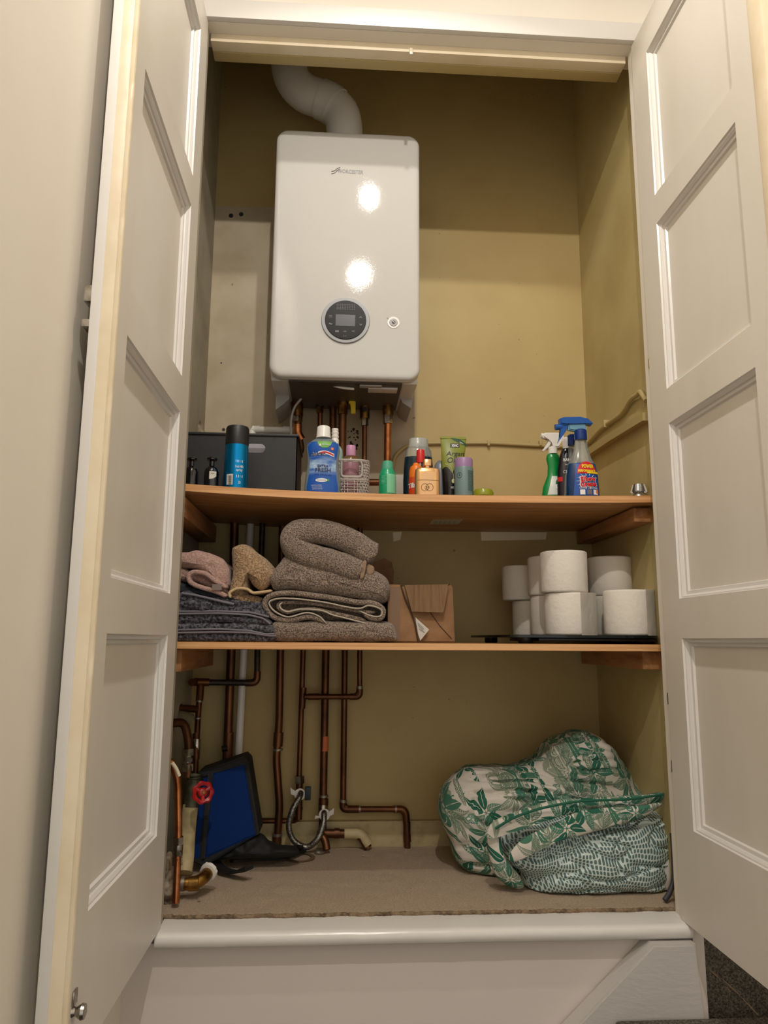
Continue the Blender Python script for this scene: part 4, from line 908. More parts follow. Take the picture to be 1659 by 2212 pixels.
# orange glue bottle
t, sf, cx = bottle('orange_bottle', 'orange bottle with a bright red cap between the dark teal and gold bottles', 899, .185, [('body', G('orange_red_plastic', (206, 70, 28), rough=.3), [(16, 1076), (16.5, 1070), (16, 1035), (15, 1032)]), ('shoulder', G('orange_plastic', (232, 122, 30), rough=.3), [(15.5, 1033), (15.5, 1020), (13, 1009), (8, 1006), (6, 1001)])])
a = at(910, 998, .17); LT('cap', [(.0105, at(910, 997, .17).z), (.0107, at(910, 995, .17).z), (.0100, at(910, 971, .17).z), (.009, at(910, 969, .17).z), (.0005, at(910, 968.8, .17).z)], a.x, .185, G('bright_red_cap', (200, 30, 30), rough=.35), t)
TB('white_spout', [Vector((a.x-.005, .185, at(907, 1012, .17).z)), Vector((a.x-.001, .185, at(908, 997, .17).z))], .0035, 'inkwhite', t)
text_on('lettering', 'Tilbu', 890, 1051, .185, 16, 11, 'inkwhite', t, sf, .0012, bold=.04, shear=.2, tilt=.12)
# gold perfume
gold = G('rose_gold_mirror', (236, 188, 134), rough=.2, metal=.8)
t, sf, cx = bottle('perfume_bottle', 'mirror gold perfume bottle with an engraved double ring mark', 923, .138, [('bottle', gold, [(26, 1080), (27, 1076), (27, 1024), (26, 1016), (22, 1013), (9, 1012)]), ('neck', gold, [(9, 1013), (5, 1011), (5, 1008), (9, 1007), (9.3, 994.5), (8.8, 993.8), (.5, 993.5)], 1)], ky=.62, sq=1.4)
sfg = lambda X, Z: .138-.62*27*mpp(923, 1050, .138)*(max(.001, 1-(abs(X-cx)/(27.2*mpp(923, 1050, .138)))**3.4))**(1/3.4)
for k in (-1, 1):
    bm = bmesh.new(); c = at(921+5*k, 1056, .138); pts = [Vector((c.x+.0085*cos(a), sfg(c.x+.0085*cos(a), c.z)-.0004, c.z+.0088*sin(a))) for a in [2*pi*i/40 for i in range(41)]]
    tube(bm, pts, .0005, 6); mk('engraved_ring', bm, 'woodend' if False else mat('engraved_brown', (96, 62, 36), .4, .6), t)
bm = bmesh.new(); a, b = at(898, 1040, .138), at(948, 1040, .138); tube(bm, [Vector((a.x+(b.x-a.x)*i/20, sfg(a.x+(b.x-a.x)*i/20, a.z)-.0002, a.z)) for i in range(1, 20)], .0005, 6); mk('seam', bm, mat('engraved_brown', (96, 62, 36), .4, .6), t)
text_on('engraving', 'CESY', 921, 1057, .138, 11, 7, mat('engraved_brown', (96, 62, 36), .4, .6), t, sfg, .0005)
# little grey bottle hidden behind
bottle('grey_bottle', 'rounded blue grey bottle shoulder showing between the gold bottle and the olive tube', 951, .23, [('bottle', G('blue_grey_plastic', (118, 124, 132), rough=.3), [(14, 1076), (14, 1015), (11, 1003), (5, 996), (.5, 994)])])
# olive tube standing on its cap
T = thing('hand_cream_tube', at(980, 1066, .20), 'olive and black squeeze tube standing crimp upwards', 'tube'); zbt = onshelf(975, .20)
bm = bmesh.new(); rings = []; k_ = mpp(978, 1000, .20); TP = []
for (xl, xr, py, th) in ((957, 990, 1076, .017), (957, 991, 1060, .017), (956, 997, 1030, .0155), (954, 1002, 1000, .012), (953, 1005, 975, .007), (951.5, 1007, 952, .0025), (951, 1007.5, 945, .0018)):
    cxx = at((xl+xr)/2, py, .20); hw = (xr-xl)/2*k_; zz = zbt if py == 1076 else cxx.z; TP.append((cxx.x, hw, zz, th)); rings.append([(cxx.x+hw*cos(2*pi*i/48), .20+th*sin(2*pi*i/48), zz) for i in range(48)])
loft(bm, rings); N = NT('olive_to_black_tube'); o_ = N.obj(); s_ = N.n('ShaderNodeSeparateXYZ'); N.l(o_, s_.inputs[0]); xx, zz_ = s_.outputs[0], s_.outputs[2]
pc_ = at(976, 1012, .19); par = N.math('SUBTRACT', pc_.z, N.math('MULTIPLY', N.math('POWER', N.math('ABSOLUTE', N.math('SUBTRACT', xx, pc_.x)), 2), -0.0))
dip = N.math('MULTIPLY', N.math('ABSOLUTE', N.math('SINE', N.math('MULTIPLY', N.math('SUBTRACT', xx, pc_.x), 105))), .016)
mask = N.math('LESS_THAN', zz_, N.math('ADD', pc_.z-.012, dip)); N.l(N.mix(mask, srgb(124, 132, 44), srgb(20, 18, 16)), N.b.inputs['Base Color']); N.b.inputs['Roughness'].default_value = .3
mk('tube_body', bm, N.m, T)
def tsf(X, Z):
    P_ = sorted(TP, key=lambda p: p[2]); q = P_[0] if Z < P_[0][2] else P_[-1]
    for A_, B_ in zip(P_, P_[1:]):
        if A_[2] <= Z <= B_[2]: f = (Z-A_[2])/(B_[2]-A_[2]); q = [A_[i]+(B_[i]-A_[i])*f for i in range(4)]
    return .20-q[3]*sqrt(max(.02, 1-((X-q[0])/q[1])**2))
bm = bmesh.new(); a, b = at(951, 946, .20), at(1007, 946, .20); box(bm, a.x, b.x, .1975, .2025, a.z-.002, at(978, 944, .20).z); mk('crimp', bm, G('olive_plastic', (134, 142, 52), rough=.35), T)
gp = patch('label_panel', 972, 992, 959, 968, .20, 'ink', T, tsf, .0006); text_on('lettering', 'XHC', 982, 963.7, .20, 15, 6, 'inkwhite', gp, tsf, .0014, bold=.03)
patch('corner_flash', 972, 1007, 947, 962, .20, G('dark_green_flash', (24, 70, 44), rough=.4), T, tsf, .0005, lambda u, v: (min(1, u*.55+v*.75), v*1.4 if u > .5 else v))
text_on('lettering', 'NEW', 996, 958, .20, 9, 3, 'inkwhite', T, tsf, .0016, tilt=-.5); text_on('lettering', 'Argan', 982, 983, .20, 39, 13, 'ink', T, tsf, .0012, shear=.2); text_on('lettering', 'Oil', 975, 996, .20, 20, 12, 'ink', T, tsf, .0012, shear=.2)
bm = bmesh.new(); tube(bm, [Vector((p.x, tsf(p.x, p.z)-.0006, p.z)) for p in fillet(P3([(960, 1004, .2), (972, 1010, .2), (977, 1024, .2), (977, 1038, .2)]), .01)], .0007, 6); c = at(977, 1042, .2)
mk('printed_drop_line', bm, G('cream_print', (206, 200, 150), rough=.4), T); patch('printed_drop', 973.5, 981, 1037, 1047, .20, G('cream_print', (206, 200, 150), rough=.4), T, tsf, .0008, ell, 8, 8)
text_on('small_print', 'HAND & NAIL', 979, 1056, .20, 15, 5, 'inkwhite', T, tsf, .0012)
# lilac capped can
t, sf, cx = bottle('deodorant_can', 'grey green can with a lilac cap beside the olive tube', 1002, .145, [('can', G('grey_green_coating', (104, 128, 126), rough=.4), [(20.5, 1080), (20.5, 1014), (19.5, 1011)]), ('cap', G('lilac_cap', (150, 118, 160), rough=.4), [(19.3, 1012), (19.3, 994), (18, 991.5), (.5, 991)])], cat='can')
pn = patch('text_panel', 1007, 1020, 1020, 1064, .145, G('darker_grey_green', (76, 98, 96), rough=.45), t, sf, .0004)
for k in range(5): text_on('small_print', 'lorem' if False else '= = =', 1013, 1024+6*k, .145, 9, 2, G('print_grey', (110, 132, 130), rough=.5) if k == 0 else bpy.data.materials['print_grey'], pn, sf, .001)
bm = bmesh.new(); c = at(990, 1030, .145); tube(bm, [Vector((c.x+.0050*cos(a), sf(c.x+.0050*cos(a), c.z)-.0004, c.z+.0066*sin(a))) for a in [2*pi*i/30 for i in range(31)]], .0004, 6); box(bm, c.x-.001, c.x+.001, sf(c.x, c.z)-.001, sf(c.x, c.z)-.0002, c.z-.002, c.z+.003); mk('logo_mark', bm, 'ink', t)
# olive lid
p = at(1044, 1068, .130); zb = onshelf(1044, .13); LT('lid', [(.020, zb), (.0245, zb+.004), (.0245, zb+.013), (.021, zb+.0195), (.012, zb+.022), (.0005, zb+.0225)], p.x, .130, G('olive_green_plastic', (134, 140, 26), rough=.25)); tag(bpy.data.objects['lid'], 'round olive green lid lying flat right of the lilac can', 'lid')
# ---- trigger sprays
def trigger(t, pts_body, pts_lever, y, th, mb, ml, noz=None, bev=.003):
    PR('spray_head', pxpoly(pts_body, y), y-th, y+th, mb, t, bev, 3)
    PR('trigger', pxpoly(pts_lever, y), y-th*.5, y+th*.5, ml, t, .0015)
    if noz: TB('nozzle', P3([(*noz[0], y), (*noz[1], y)]), noz[2], noz[3], t, seg=20)
wt = MT['white']
t, sf, cx = bottle('spray_bottle', 'green bathroom spray bottle with a white trigger head, leftmost of the sprays', 1196, .235,
    [('bottle', G('green_plastic', (12, 132, 62), rough=.25), [(25, 1076), (26, 1070), (23, 1052), (13, 1028), (11.5, 1008), (14.5, 992), (13, 984), (9, 980)]), ('collar', wt, [(9.5, 981), (9.5, 968), (7.5, 966)], 1)], ky=.62)
trigger(t, [(1170, 941), (1176, 936), (1204, 936), (1216, 942), (1218, 950), (1210, 952), (1207, 968), (1190, 968), (1192, 956), (1184, 948), (1172, 947)], [(1186, 950), (1192, 956), (1186, 965), (1174, 976), (1170, 974), (1180, 962)], .235, .009, wt, wt, ((1174, 941.5), (1168, 941), .0068, wt))
wv = patch('label', 1178, 1213, 1030, 1072, .235, G('white_label', (206, 212, 204), rough=.4), t, sf, .0005, lambda u, v: (u*(.6+.4*v)+.35*(1-v), v))
bd = patch('badge', 1196, 1214, 1036, 1062, .235, G('dark_green_badge', (18, 96, 52), rough=.4), wv, sf, .001, ell, 10, 10); text_on('lettering', 'Det', 1205, 1054, .235, 17, 9, 'inkwhite', bd, sf, .0024, bold=.05)
t, sf, cx = bottle('spray_bottle', 'black cleaner bottle with a white collar between green and blue sprays', 1228, .215,
    [('bottle', G('black_purple_plastic', (26, 18, 34), rough=.22), [(24, 1076), (25, 1070), (24, 1040), (23, 1020), (20, 1005), (17, 985), (12, 972), (9, 968)]), ('collar', wt, [(9.5, 970), (9.5, 948), (8, 946)], 1)], ky=.6)
text_on('lettering', 'BANG', 1224, 996, .215, 20, 7, 'inkwhite', t, sf, .0012, bold=.03); text_on('lettering', 'CIT', 1219, 1022, .215, 12, 6, 'inkwhite', t, sf, .0012)
text_on('small_print', 'black mould', 1224, 1006, .215, 14, 3, 'inkwhite', t, sf, .0012); patch('red_print', 1204, 1212, 1032, 1042, .215, 'inkred', t, sf, .001)
bb = G('blue_plastic', (16, 82, 160), rough=.28); lqb = G('blue_liquid', (8, 50, 96), rough=.08)
bcol = G('dark_blue_plastic', (12, 50, 120), rough=.3)
t, sf, cx = bottle('spray_bottle', 'clear spray bottle with a blue collar half hidden behind the glass cleaner', 1240, .205,
    [('bottle', clear, [(24, 1076), (25, 1070), (22, 1030), (12, 995), (10, 968), (9, 962)]), ('collar', bcol, [(11, 964), (11, 942), (9, 940)], 1)], ky=.55)
t, sf, cx = bottle('spray_bottle', 'blue glass cleaner spray bottle with a red and yellow label', 1258, .150,
    [('liquid', lqb, [(34, 1082), (36, 1074), (34, 1030), (30, 1008), (28.5, 1003)]), ('clear_neck', clear, [(28.5, 1003), (22, 992), (15, 970), (12, 950)]), ('collar', bcol, [(13, 951), (13.4, 946), (13, 931), (11, 929)], 1)], ky=.52)
lt = G('pale_blue_translucent', (120, 176, 204), rough=.3, trans=.3)
trigger(t, [(1207, 906), (1216, 903), (1250, 902), (1268, 906), (1279, 916), (1276, 920), (1262, 917), (1240, 915), (1222, 920), (1208, 918)], [(1210, 916), (1228, 919), (1222, 932), (1212, 946), (1204, 958), (1210, 938)], .150, .0105, bb, bb, ((1214, 922), (1199, 923), .0075, bb))
PR('pump_block', pxpoly([(1226, 917), (1264, 915), (1266, 931), (1240, 932), (1226, 930)], .150), .143, .157, lt, t, .003)
lab = patch('label', 1232, 1292, 1004, 1074, .150, G('royal_blue_label', (16, 76, 158), rough=.35), t, sf, .0006, lambda u, v: (.5+(u-.5)*(.74+.26*v), v), 18, 12)
patch('red_arc', 1240, 1284, 1000, 1027, .150, 'inkred', lab, sf, .0014, lambda u, v: (u, 1-(1-v)*(sqrt(max(0, 1-(2*u-1)**2))*.97+.03)), 18, 6)
text_on('lettering', 'POWER', 1264, 1011, .150, 26, 8.5, 'inkyellow', lab, sf, .0026, bold=.05); text_on('lettering', 'PERFORMANCE', 1262, 1021, .150, 38, 6, 'inkyellow', lab, sf, .0026, bold=.05, shear=.1)
patch('yellow_bar', 1262, 1288, 1022, 1027, .150, 'inkyellow', lab, sf, .0022)
for i, (s, py, w_) in enumerate((('Elbow', 1038, 34), ('Grease', 1049, 35))):
    text_on('lettering', s, 1265, py, .150, w_+3, 13, 'inkwhite', lab, sf, .0018, bold=.06, tilt=.08); text_on('lettering', s, 1265, py, .150, w_, 11, 'inkred', lab, sf, .0028, bold=.04, tilt=.08)
text_on('lettering', 'GLASS CLEANER', 1266, 1057.5, .150, 40, 4, 'inkwhite', lab, sf, .002)
bm = bmesh.new()
for k in range(14):
    a = 2*pi*k/14; c = at(1264, 1043, .150); d = Vector((cos(a)*1.25, 0, sin(a))); p0, p1 = c+d*.014, c+d*.024; nrm = Vector((-d.z, 0, d.x))*.0008
    vs = []
    for q in (p0+nrm, p0-nrm, p1): vs.append(bm.verts.new((q.x, sf(q.x, q.z)-.0014, q.z)))
    bm.faces.new(vs)
mk('starburst', bm, 'inkwhite', lab)
for k, m_ in ((1247, 'inkwhite'), (1262, 'inkgrey'), (1276, 'inkwhite')): patch('picture', k, k+11, 1061, 1072, .150, m_, lab, sf, .0014)
patch('picture', 1282, 1288, 1060, 1070, .150, G('orange_print', (220, 120, 70), rough=.4), lab, sf, .0016, ell, 8, 8)
# spotlight bulb lying by the right wall
p = at(1380, 1060, .15); zb = onshelf(1380, .15)
T = thing('reflector_bulb', (p.x, .15, zb), 'silver reflector bulb lying face down at the right end of the upper shelf', 'light bulb')
LT('reflector', [(.0255, zb), (.0255, zb+.003), (.023, zb+.010), (.016, zb+.018), (.0125, zb+.020)], p.x, .15, G('brushed_aluminium', (186, 184, 180), rough=.22, metal=1), T)
bm = bmesh.new()
for k in range(8):
    a = 2*pi*k/8+.3; c, s = cos(a), sin(a); v = []
    for (r, h) in ((.013, .0), (.020, .010), (.0145, .032), (.010, .034)): 
        for w_ in (-.0012, .0012): v.append(bm.verts.new((p.x+r*c-s*w_, .15+r*s+c*w_, zb+.012+(h if h else -.0)*.8)))
    bm.faces.new((v[0], v[2], v[4], v[6])); bm.faces.new((v[1], v[7], v[5], v[3]))
    for i in range(0, 8, 2): j = (i+2) % 8; bm.faces.new((v[i], v[i+1], v[j+1], v[j]))
mk('cooling_fin', bm, G('brushed_aluminium_fin', (170, 168, 164), rough=.3, metal=1), T); LT('lamp_cap', [(.011, zb+.018), (.011, zb+.036), (.009, zb+.039), (.0005, zb+.0395)], p.x, .15, G('grey_ceramic', (170, 168, 160), rough=.5), T)

# ================================================================== LOWER SHELF: TOWELS, CARTON, TOILET ROLLS
ZL = .5548
def C3(pts): return [(380+x/3.19, 1100+y/3.19) for x, y in pts]
def grounded(poly, z): return [(x, max(z, zz)) for x, zz in poly]
def towel(name, label, px, y0, y1, m, **k):
    o = mk(name, roll(bmesh.new(), grounded(pxpoly(px, y0), ZL+.001), y0, y1, **k), m, smooth=70); return tag(o, label, 'towel')
gT = 'folded brown bath towels'
o = towel('bath_towel', 'brown terry towel, bottom of the brown stack', C3([(655, 800), (660, 880), (700, 918), (900, 925), (1300, 925), (1500, 915), (1528, 880), (1505, 800), (1440, 772), (1200, 770), (900, 770), (700, 765)]), .115, .44, 'tbrown', rnd=.03, amp=.0035, sc=22)
t = thing('bath_towel', at(700, 1320, .28), 'brown towel coiled with its pale hem showing, second lowest of the brown stack', 'towel')
pa = C3([(1045, 770), (1000, 715), (900, 730), (790, 765), (690, 740), (625, 690), (612, 640), (650, 588), (760, 568), (1000, 592), (1250, 625), (1390, 650), (1440, 690), (1432, 740), (1380, 768), (1310, 735), (1180, 700), (1000, 680)])
pa = C3([(1030, 790), (985, 755), (900, 742), (780, 768), (680, 745), (625, 690), (615, 635), (660, 592), (780, 578), (1000, 600), (1240, 640), (1360, 650), (1425, 690), (1415, 745), (1360, 752), (1290, 722)])
mk('outer_fold', ribbon(bmesh.new(), pxpoly(pa, .125), .0125, .12, .44, amp=.0012), 'tbrown', t, 70)
pb = C3([(1310, 770), (1200, 742), (1080, 715), (960, 690), (860, 692), (770, 708), (720, 690), (705, 660), (740, 642), (900, 645), (1100, 672), (1280, 705), (1370, 712)])
mk('inner_fold', ribbon(bmesh.new(), pxpoly(pb, .13), .0085, .126, .44, amp=.001), 'tbrown', t, 70)
for nm, pth, yy in (('hem', C3([(1040, 792), (985, 738), (900, 714), (780, 742), (700, 716), (648, 668), (655, 630), (760, 614), (1000, 638), (1240, 684), (1330, 664), (1412, 690), (1412, 735), (1345, 735), (1262, 700)]), .1215), ('hem', C3([(1312, 788), (1200, 758), (1080, 728), (1000, 698), (860, 690), (775, 706), (730, 690), (715, 662), (735, 642)]), .1235)):
    mk(nm, ribbon(bmesh.new(), pxpoly(pth, yy), .0036, yy-.004, yy+.02, n=140, ny=2, amp=.0004, sc=60), 'themwhite', t, 70)['label'] = 'pale hem binding'
mk('core', roll(bmesh.new(), pxpoly(C3([(640, 600), (622, 680), (690, 745), (900, 760), (1100, 770), (1400, 750), (1420, 690), (1250, 640), (900, 590)]), .16), .155, .43, rnd=.01, amp=.001), 'tbrown', t, 70)
towel('bath_towel', 'brown terry towel, third from the bottom of the brown stack', C3([(640, 490), (660, 420), (720, 350), (760, 320), (900, 340), (1150, 390), (1330, 400), (1440, 455), (1482, 530), (1475, 600), (1440, 640), (1250, 615), (1000, 580), (780, 555), (680, 560)]), .125, .44, 'tbrown', rnd=.03, amp=.0045, sc=20)
t = thing('bath_towel', at(720, 1180, .28), 'brown terry towel folded double on top of the brown stack', 'towel')
mk('fold', ribbon(bmesh.new(), pxpoly(C3([(1290, 425), (1150, 380), (1000, 340), (880, 305), (812, 250), (800, 185), (850, 146), (950, 140), (1090, 165), (1240, 238), (1380, 318)]), .12), .059, .115, .43, n=130, amp=.004, sc=18, rnd=.024), 'tbrown', t, 70)
mk('hem', roll(bmesh.new(), pxpoly(C3([(1268, 472), (1282, 372), (1305, 352), (1315, 375), (1300, 450), (1285, 478)]), .12), .116, .20, rnd=.004, amp=.0005), 'themtan', t, 70)['label'] = 'ribbed tan hem'
mk('hem', roll(bmesh.new(), pxpoly(C3([(1310, 440), (1320, 380), (1365, 395), (1365, 440), (1335, 460)]), .13), .126, .22, rnd=.006, amp=.001), 'themtan', t, 70)
# charcoal mats
def mat_fold(label, pts, hems, y0=.12):
    t = thing('bath_mat', at(480, 1360, .28), label, 'bath mat')
    for i, p in enumerate(pts): mk('fold', roll(bmesh.new(), grounded(pxpoly(C3(p), y0), ZL+.001), y0, .43, rnd=.016, amp=.003, sc=40), 'tgrey', t, 70)
    for h in hems: TB('binding', fillet([q+Vector((0, 0, 0)) for q in P3([(*p, y0-.003) for p in C3(h)])], .006), .0024, 'tgreyband', t, seg=8)['label'] = 'smooth grey binding'
mat_fold('charcoal fleecy bath mat folded flat, bottom of the grey pile', [[(0, 850), (0, 912), (300, 915), (660, 915), (690, 880), (650, 855), (300, 845)], [(0, 790), (0, 842), (400, 838), (640, 860), (690, 850), (655, 800), (400, 785)]], [[(0, 852), (300, 846), (500, 850), (640, 872), (690, 872)], [(0, 832), (300, 826), (500, 836), (620, 862), (680, 858)]])
mat_fold('charcoal fleecy bath mat folded flat, second from the bottom of the grey pile', [[(0, 722), (0, 784), (400, 780), (640, 795), (640, 755), (560, 730), (300, 718)], [(0, 660), (0, 715), (300, 712), (560, 728), (645, 750), (640, 700), (500, 670), (250, 655)]], [[(0, 722), (300, 716), (500, 728), (600, 752), (650, 790)], [(0, 705), (300, 702), (520, 712), (640, 742)]])
t = thing('bath_mat', at(440, 1300, .28), 'rumpled charcoal mat with a loose corner on top of the grey pile', 'bath mat')
mk('fold', roll(bmesh.new(), pxpoly(C3([(0, 600), (0, 652), (230, 665), (420, 680), (600, 690), (610, 655), (480, 640), (330, 610), (160, 580), (60, 560)]), .13), .125, .42, rnd=.015, amp=.006, sc=24), 'tgrey', t, 70)
TB('binding', fillet(P3([(*p, .122) for p in C3([(40, 580), (120, 590), (230, 615), (330, 640), (400, 655)])]), .006), .0030, 'tgreyband', t, seg=8)
mk('loose_corner', inflate(bmesh.new(), pxpoly(C3([(30, 640), (120, 625), (230, 640), (250, 665), (190, 710), (150, 690), (30, 668)]), .118), .118, .006, .006, nr=10, n=60, amp=.003, sc=30), 'tgrey', t, 70)
o = mk('dark_cloth', roll(bmesh.new(), pxpoly(C3([(0, 500), (80, 530), (200, 560), (340, 600), (420, 650), (300, 620), (120, 580), (0, 585)]), .13), .135, .40, rnd=.01, amp=.004, sc=30), G('navy_charcoal_cloth', (40, 44, 52), rough=.95), smooth=70); tag(o, 'near black cloth between the pink towels and the grey mats', 'cloth')
# pink towels
o = towel('hand_towel', 'dusty pink towel draped on top at the far left', C3([(0, 300), (60, 300), (130, 282), (200, 292), (290, 330), (345, 390), (360, 450), (350, 530), (250, 470), (120, 410), (0, 380)]), .13, .40, 'tpink', rnd=.02, amp=.005, sc=24)
t = thing('hand_towel', at(430, 1260, .28), 'dusty pink folded towel under the other pink one, with a small cloth tag', 'towel')
mk('fold', ribbon(bmesh.new(), pxpoly(C3([(350, 600), (260, 560), (170, 535), (100, 505), (85, 460), (120, 430), (200, 440), (280, 500), (350, 540)]), .125), .011, .12, .40, amp=.002), 'tpink', t, 70)
mk('core', roll(bmesh.new(), pxpoly(C3([(0, 400), (100, 430), (200, 445), (345, 535), (350, 590), (260, 560), (120, 500), (0, 480)]), .14), .145, .39, rnd=.01, amp=.004), 'tpink', t, 70)
a = at(*C3([(280, 540)])[0], .118); b = BX('cloth_tag', a.x-.010, a.x+.012, .1155, .1180, a.z-.006, a.z+.008, G('grey_pink_tag', (128, 112, 104), rough=.8), t)
# tan towel
t = thing('hand_towel', at(540, 1280, .28), 'tan towel standing in a tall curled fold left of the brown stack', 'towel')
mk('fold', roll(bmesh.new(), pxpoly(C3([(372, 300), (378, 255), (430, 230), (490, 240), (560, 300), (640, 370), (680, 430), (660, 490), (590, 555), (520, 520), (490, 470), (500, 560), (480, 600), (360, 600), (358, 520), (375, 420)]), .135), .13, .36, rnd=.03, amp=.004, sc=22), 'ttan', t, 70)
mk('lower_hem', ribbon(bmesh.new(), pxpoly(C3([(375, 610), (370, 575), (420, 545), (490, 550), (530, 575), (600, 570), (660, 560)]), .12), .0065, .118, .30, amp=.002), mat('tan_hem', (196, 168, 128), .9, bs=200, bst=.3), t, 70)
mk('lower_fold', roll(bmesh.new(), pxpoly(C3([(370, 600), (420, 570), (520, 590), (600, 610), (580, 660), (480, 665), (400, 640)]), .14), .135, .36, rnd=.015, amp=.004), 'ttan', t, 70)
# cardboard carton
y0 = .17
T = thing('cardboard_box', at(900, 1390, .27), 'crushed brown cardboard box with a torn flap right of the towels', 'box')
fr = pxpoly([(838, 1262), (866, 1263), (868, 1270), (972, 1262), (978, 1268), (983, 1385), (978, 1391), (838, 1391)], y0); fr = grounded(fr, ZL+.0008)
bm = bmesh.new(); prism(bm, fr, y0, .40, .003); mk('carton', bm, 'card', T, 30)
bm = bmesh.new(); V = [at(*p) for p in ((874, 1264, y0-.004), (969, 1262, y0-.012), (958, 1323, y0-.022), (890, 1321, y0-.016))]
for d in (0, .003): pass
A_ = [bm.verts.new(v) for v in V]; B_ = [bm.verts.new(v+Vector((0, .0035, 0))) for v in V]; bm.faces.new(A_); bm.faces.new(B_[::-1])
for i in range(4): bm.faces.new((A_[i], A_[(i+1) % 4], B_[(i+1) % 4], B_[i]))
bmesh.ops.subdivide_edges(bm, edges=bm.edges[:], cuts=6, use_grid_fill=True)
for v in bm.verts: v.co.y += .0025*sin(v.co.x*260)+.003*noise.noise(v.co*40)
mk('torn_flap', bm, 'cardinner', T, 60)
TB('torn_edge', fillet(P3([(866, 1264, y0-.002), (874, 1290, y0-.004), (886, 1318, y0-.004), (896, 1345, y0-.003), (903, 1386, y0-.003)]), .01), .0016, mat('dark_card_edge', (66, 46, 30), .9), T, seg=6)
TB('crease', P3([(926, 1318, y0-.0008), (950, 1352, y0-.0008), (976, 1380, y0-.0008)]), .0009, mat('dark_card_edge', (66, 46, 30), .9), T, seg=6)
BX('packing_tape', at(866, 1300, y0).x-.026, at(866, 1300, y0).x-.002, y0-.0008, y0, at(866, 1385, y0).z, at(866, 1268, y0).z, mat('brown_tape', (122, 92, 62), .25), T)
bm = bmesh.new(); V = [at(*p) for p in ((897, 1333, y0-.004), (927, 1360, y0-.012), (908, 1384, y0-.014), (903, 1370, y0-.004))]; A_ = [bm.verts.new(v) for v in V]; B_ = [bm.verts.new(v+Vector((0, .0008, 0))) for v in V]
bm.faces.new(A_); bm.faces.new(B_[::-1])
for i in range(4): bm.faces.new((A_[i], A_[(i+1) % 4], B_[(i+1) % 4], B_[i]))
lb = mk('delivery_label', bm, G('white_paper', (200, 194, 184), rough=.7), T); bm = bmesh.new()
for i, (a, b) in enumerate((((902, 1345), (916, 1358)), ((903, 1350), (914, 1361)), ((905, 1358), (917, 1366)))): tube(bm, P3([(*a, y0-.0085-.0015*i), (*b, y0-.013)]), .0005, 5)
mk('label_print', bm, 'inkgrey', lb)
o = mk('cardboard_scrap', prism(bmesh.new(), pxpoly([(800, 1260), (806, 1215), (830, 1206), (846, 1214), (851, 1235), (849, 1262), (849, 1390), (800, 1390)], .46), .458, .464, .001), 'card'); tag(o, 'torn piece of brown cardboard standing behind the brown towels', 'cardboard')
# bathroom scale
a, b = at(1088, 1380, .36), Vector((.752, .11, 0)); zt = .5745
T = thing('bathroom_scale', (.56, .28, ZL), 'black glass bathroom scale under the toilet rolls', 'scale')
bm = bmesh.new(); prism(bm, [(0, 0)]*0 or [(x, y) for x, y in rrect(.395, .757, .105, .445, .03)], zt-.006, zt, .001)
for v in bm.verts: x, y, z = v.co; v.co = Vector((x, z, y))
sk = lambda v: Vector((v.x+(v.y-.105)*-.10*(1 if v.x < .5 else 0), v.y, v.z))
for v in bm.verts: v.co = sk(v.co)
mk('glass_plate', bm, 'scaleglass', T, 30)
bm = bmesh.new(); box(bm, .47, .752, .125, .42, ZL+.006, zt-.0062, .003); mk('housing', bm, 'black', T)
for x, y in ((.415, .40), (.445, .15), (.73, .15), (.73, .40)): LT('foot', [(.015, ZL+.0002), (.017, ZL+.003), (.017, ZL+.0135), (.014, zt-.0062)], x, y, 'black', T, seg=24)
# toilet rolls
ZR = zt+.0002; RH, RR = .101, .0565
def rollmesh(R, r, H):
    bm = bmesh.new(); rings = []; n = 56
    for (q, z) in ((r, 0), (r, H), (r+.001, H), (R-.004, H), (R-.001, H-.0015), (R, H-.005), (R, H*.5), (R, .005), (R-.001, .0015), (R-.004, 0), (r, 0)):
        rings.append([((q+(.0009*noise.noise(Vector((cos(2*pi*k/n)*3, sin(2*pi*k/n)*3, z*14))) if q > .03 else 0))*cos(2*pi*k/n), (q+(.0009*noise.noise(Vector((cos(2*pi*k/n)*3, sin(2*pi*k/n)*3, z*14))) if q > .03 else 0))*sin(2*pi*k/n), z) for k in range(n)])
    loft(bm, rings, False, False); return bm
proto = None; rolls = [
 (1228, .195, 0, 'lower roll of the front middle stack of toilet rolls, sheet end hanging at its right', 1.0, 1), (1221, .195, 1, 'upper roll of the front middle stack of toilet rolls', 1.0, 0), (1359, .178, 0, 'single toilet roll at the front right by the door', 1.07, 1),
 (1322, .305, 0, 'lower toilet roll of the right rear stack, mostly hidden', 1.0, 0), (1321, .305, 1, 'upper toilet roll of the right rear stack', 1.0, 0), (1194, .315, 0, 'lower toilet roll behind and left of the front middle stack', 1.0, 1), (1190, .315, 1, 'upper toilet roll behind and left of the front middle stack', 1.0, 0),
 (1149, .425, 0, 'lower toilet roll of the farthest left stack at the back', .93, 0), (1128, .425, 1, 'upper toilet roll of the farthest left stack at the back, set off to the left', .93, 0)]
me_body = me_core = None
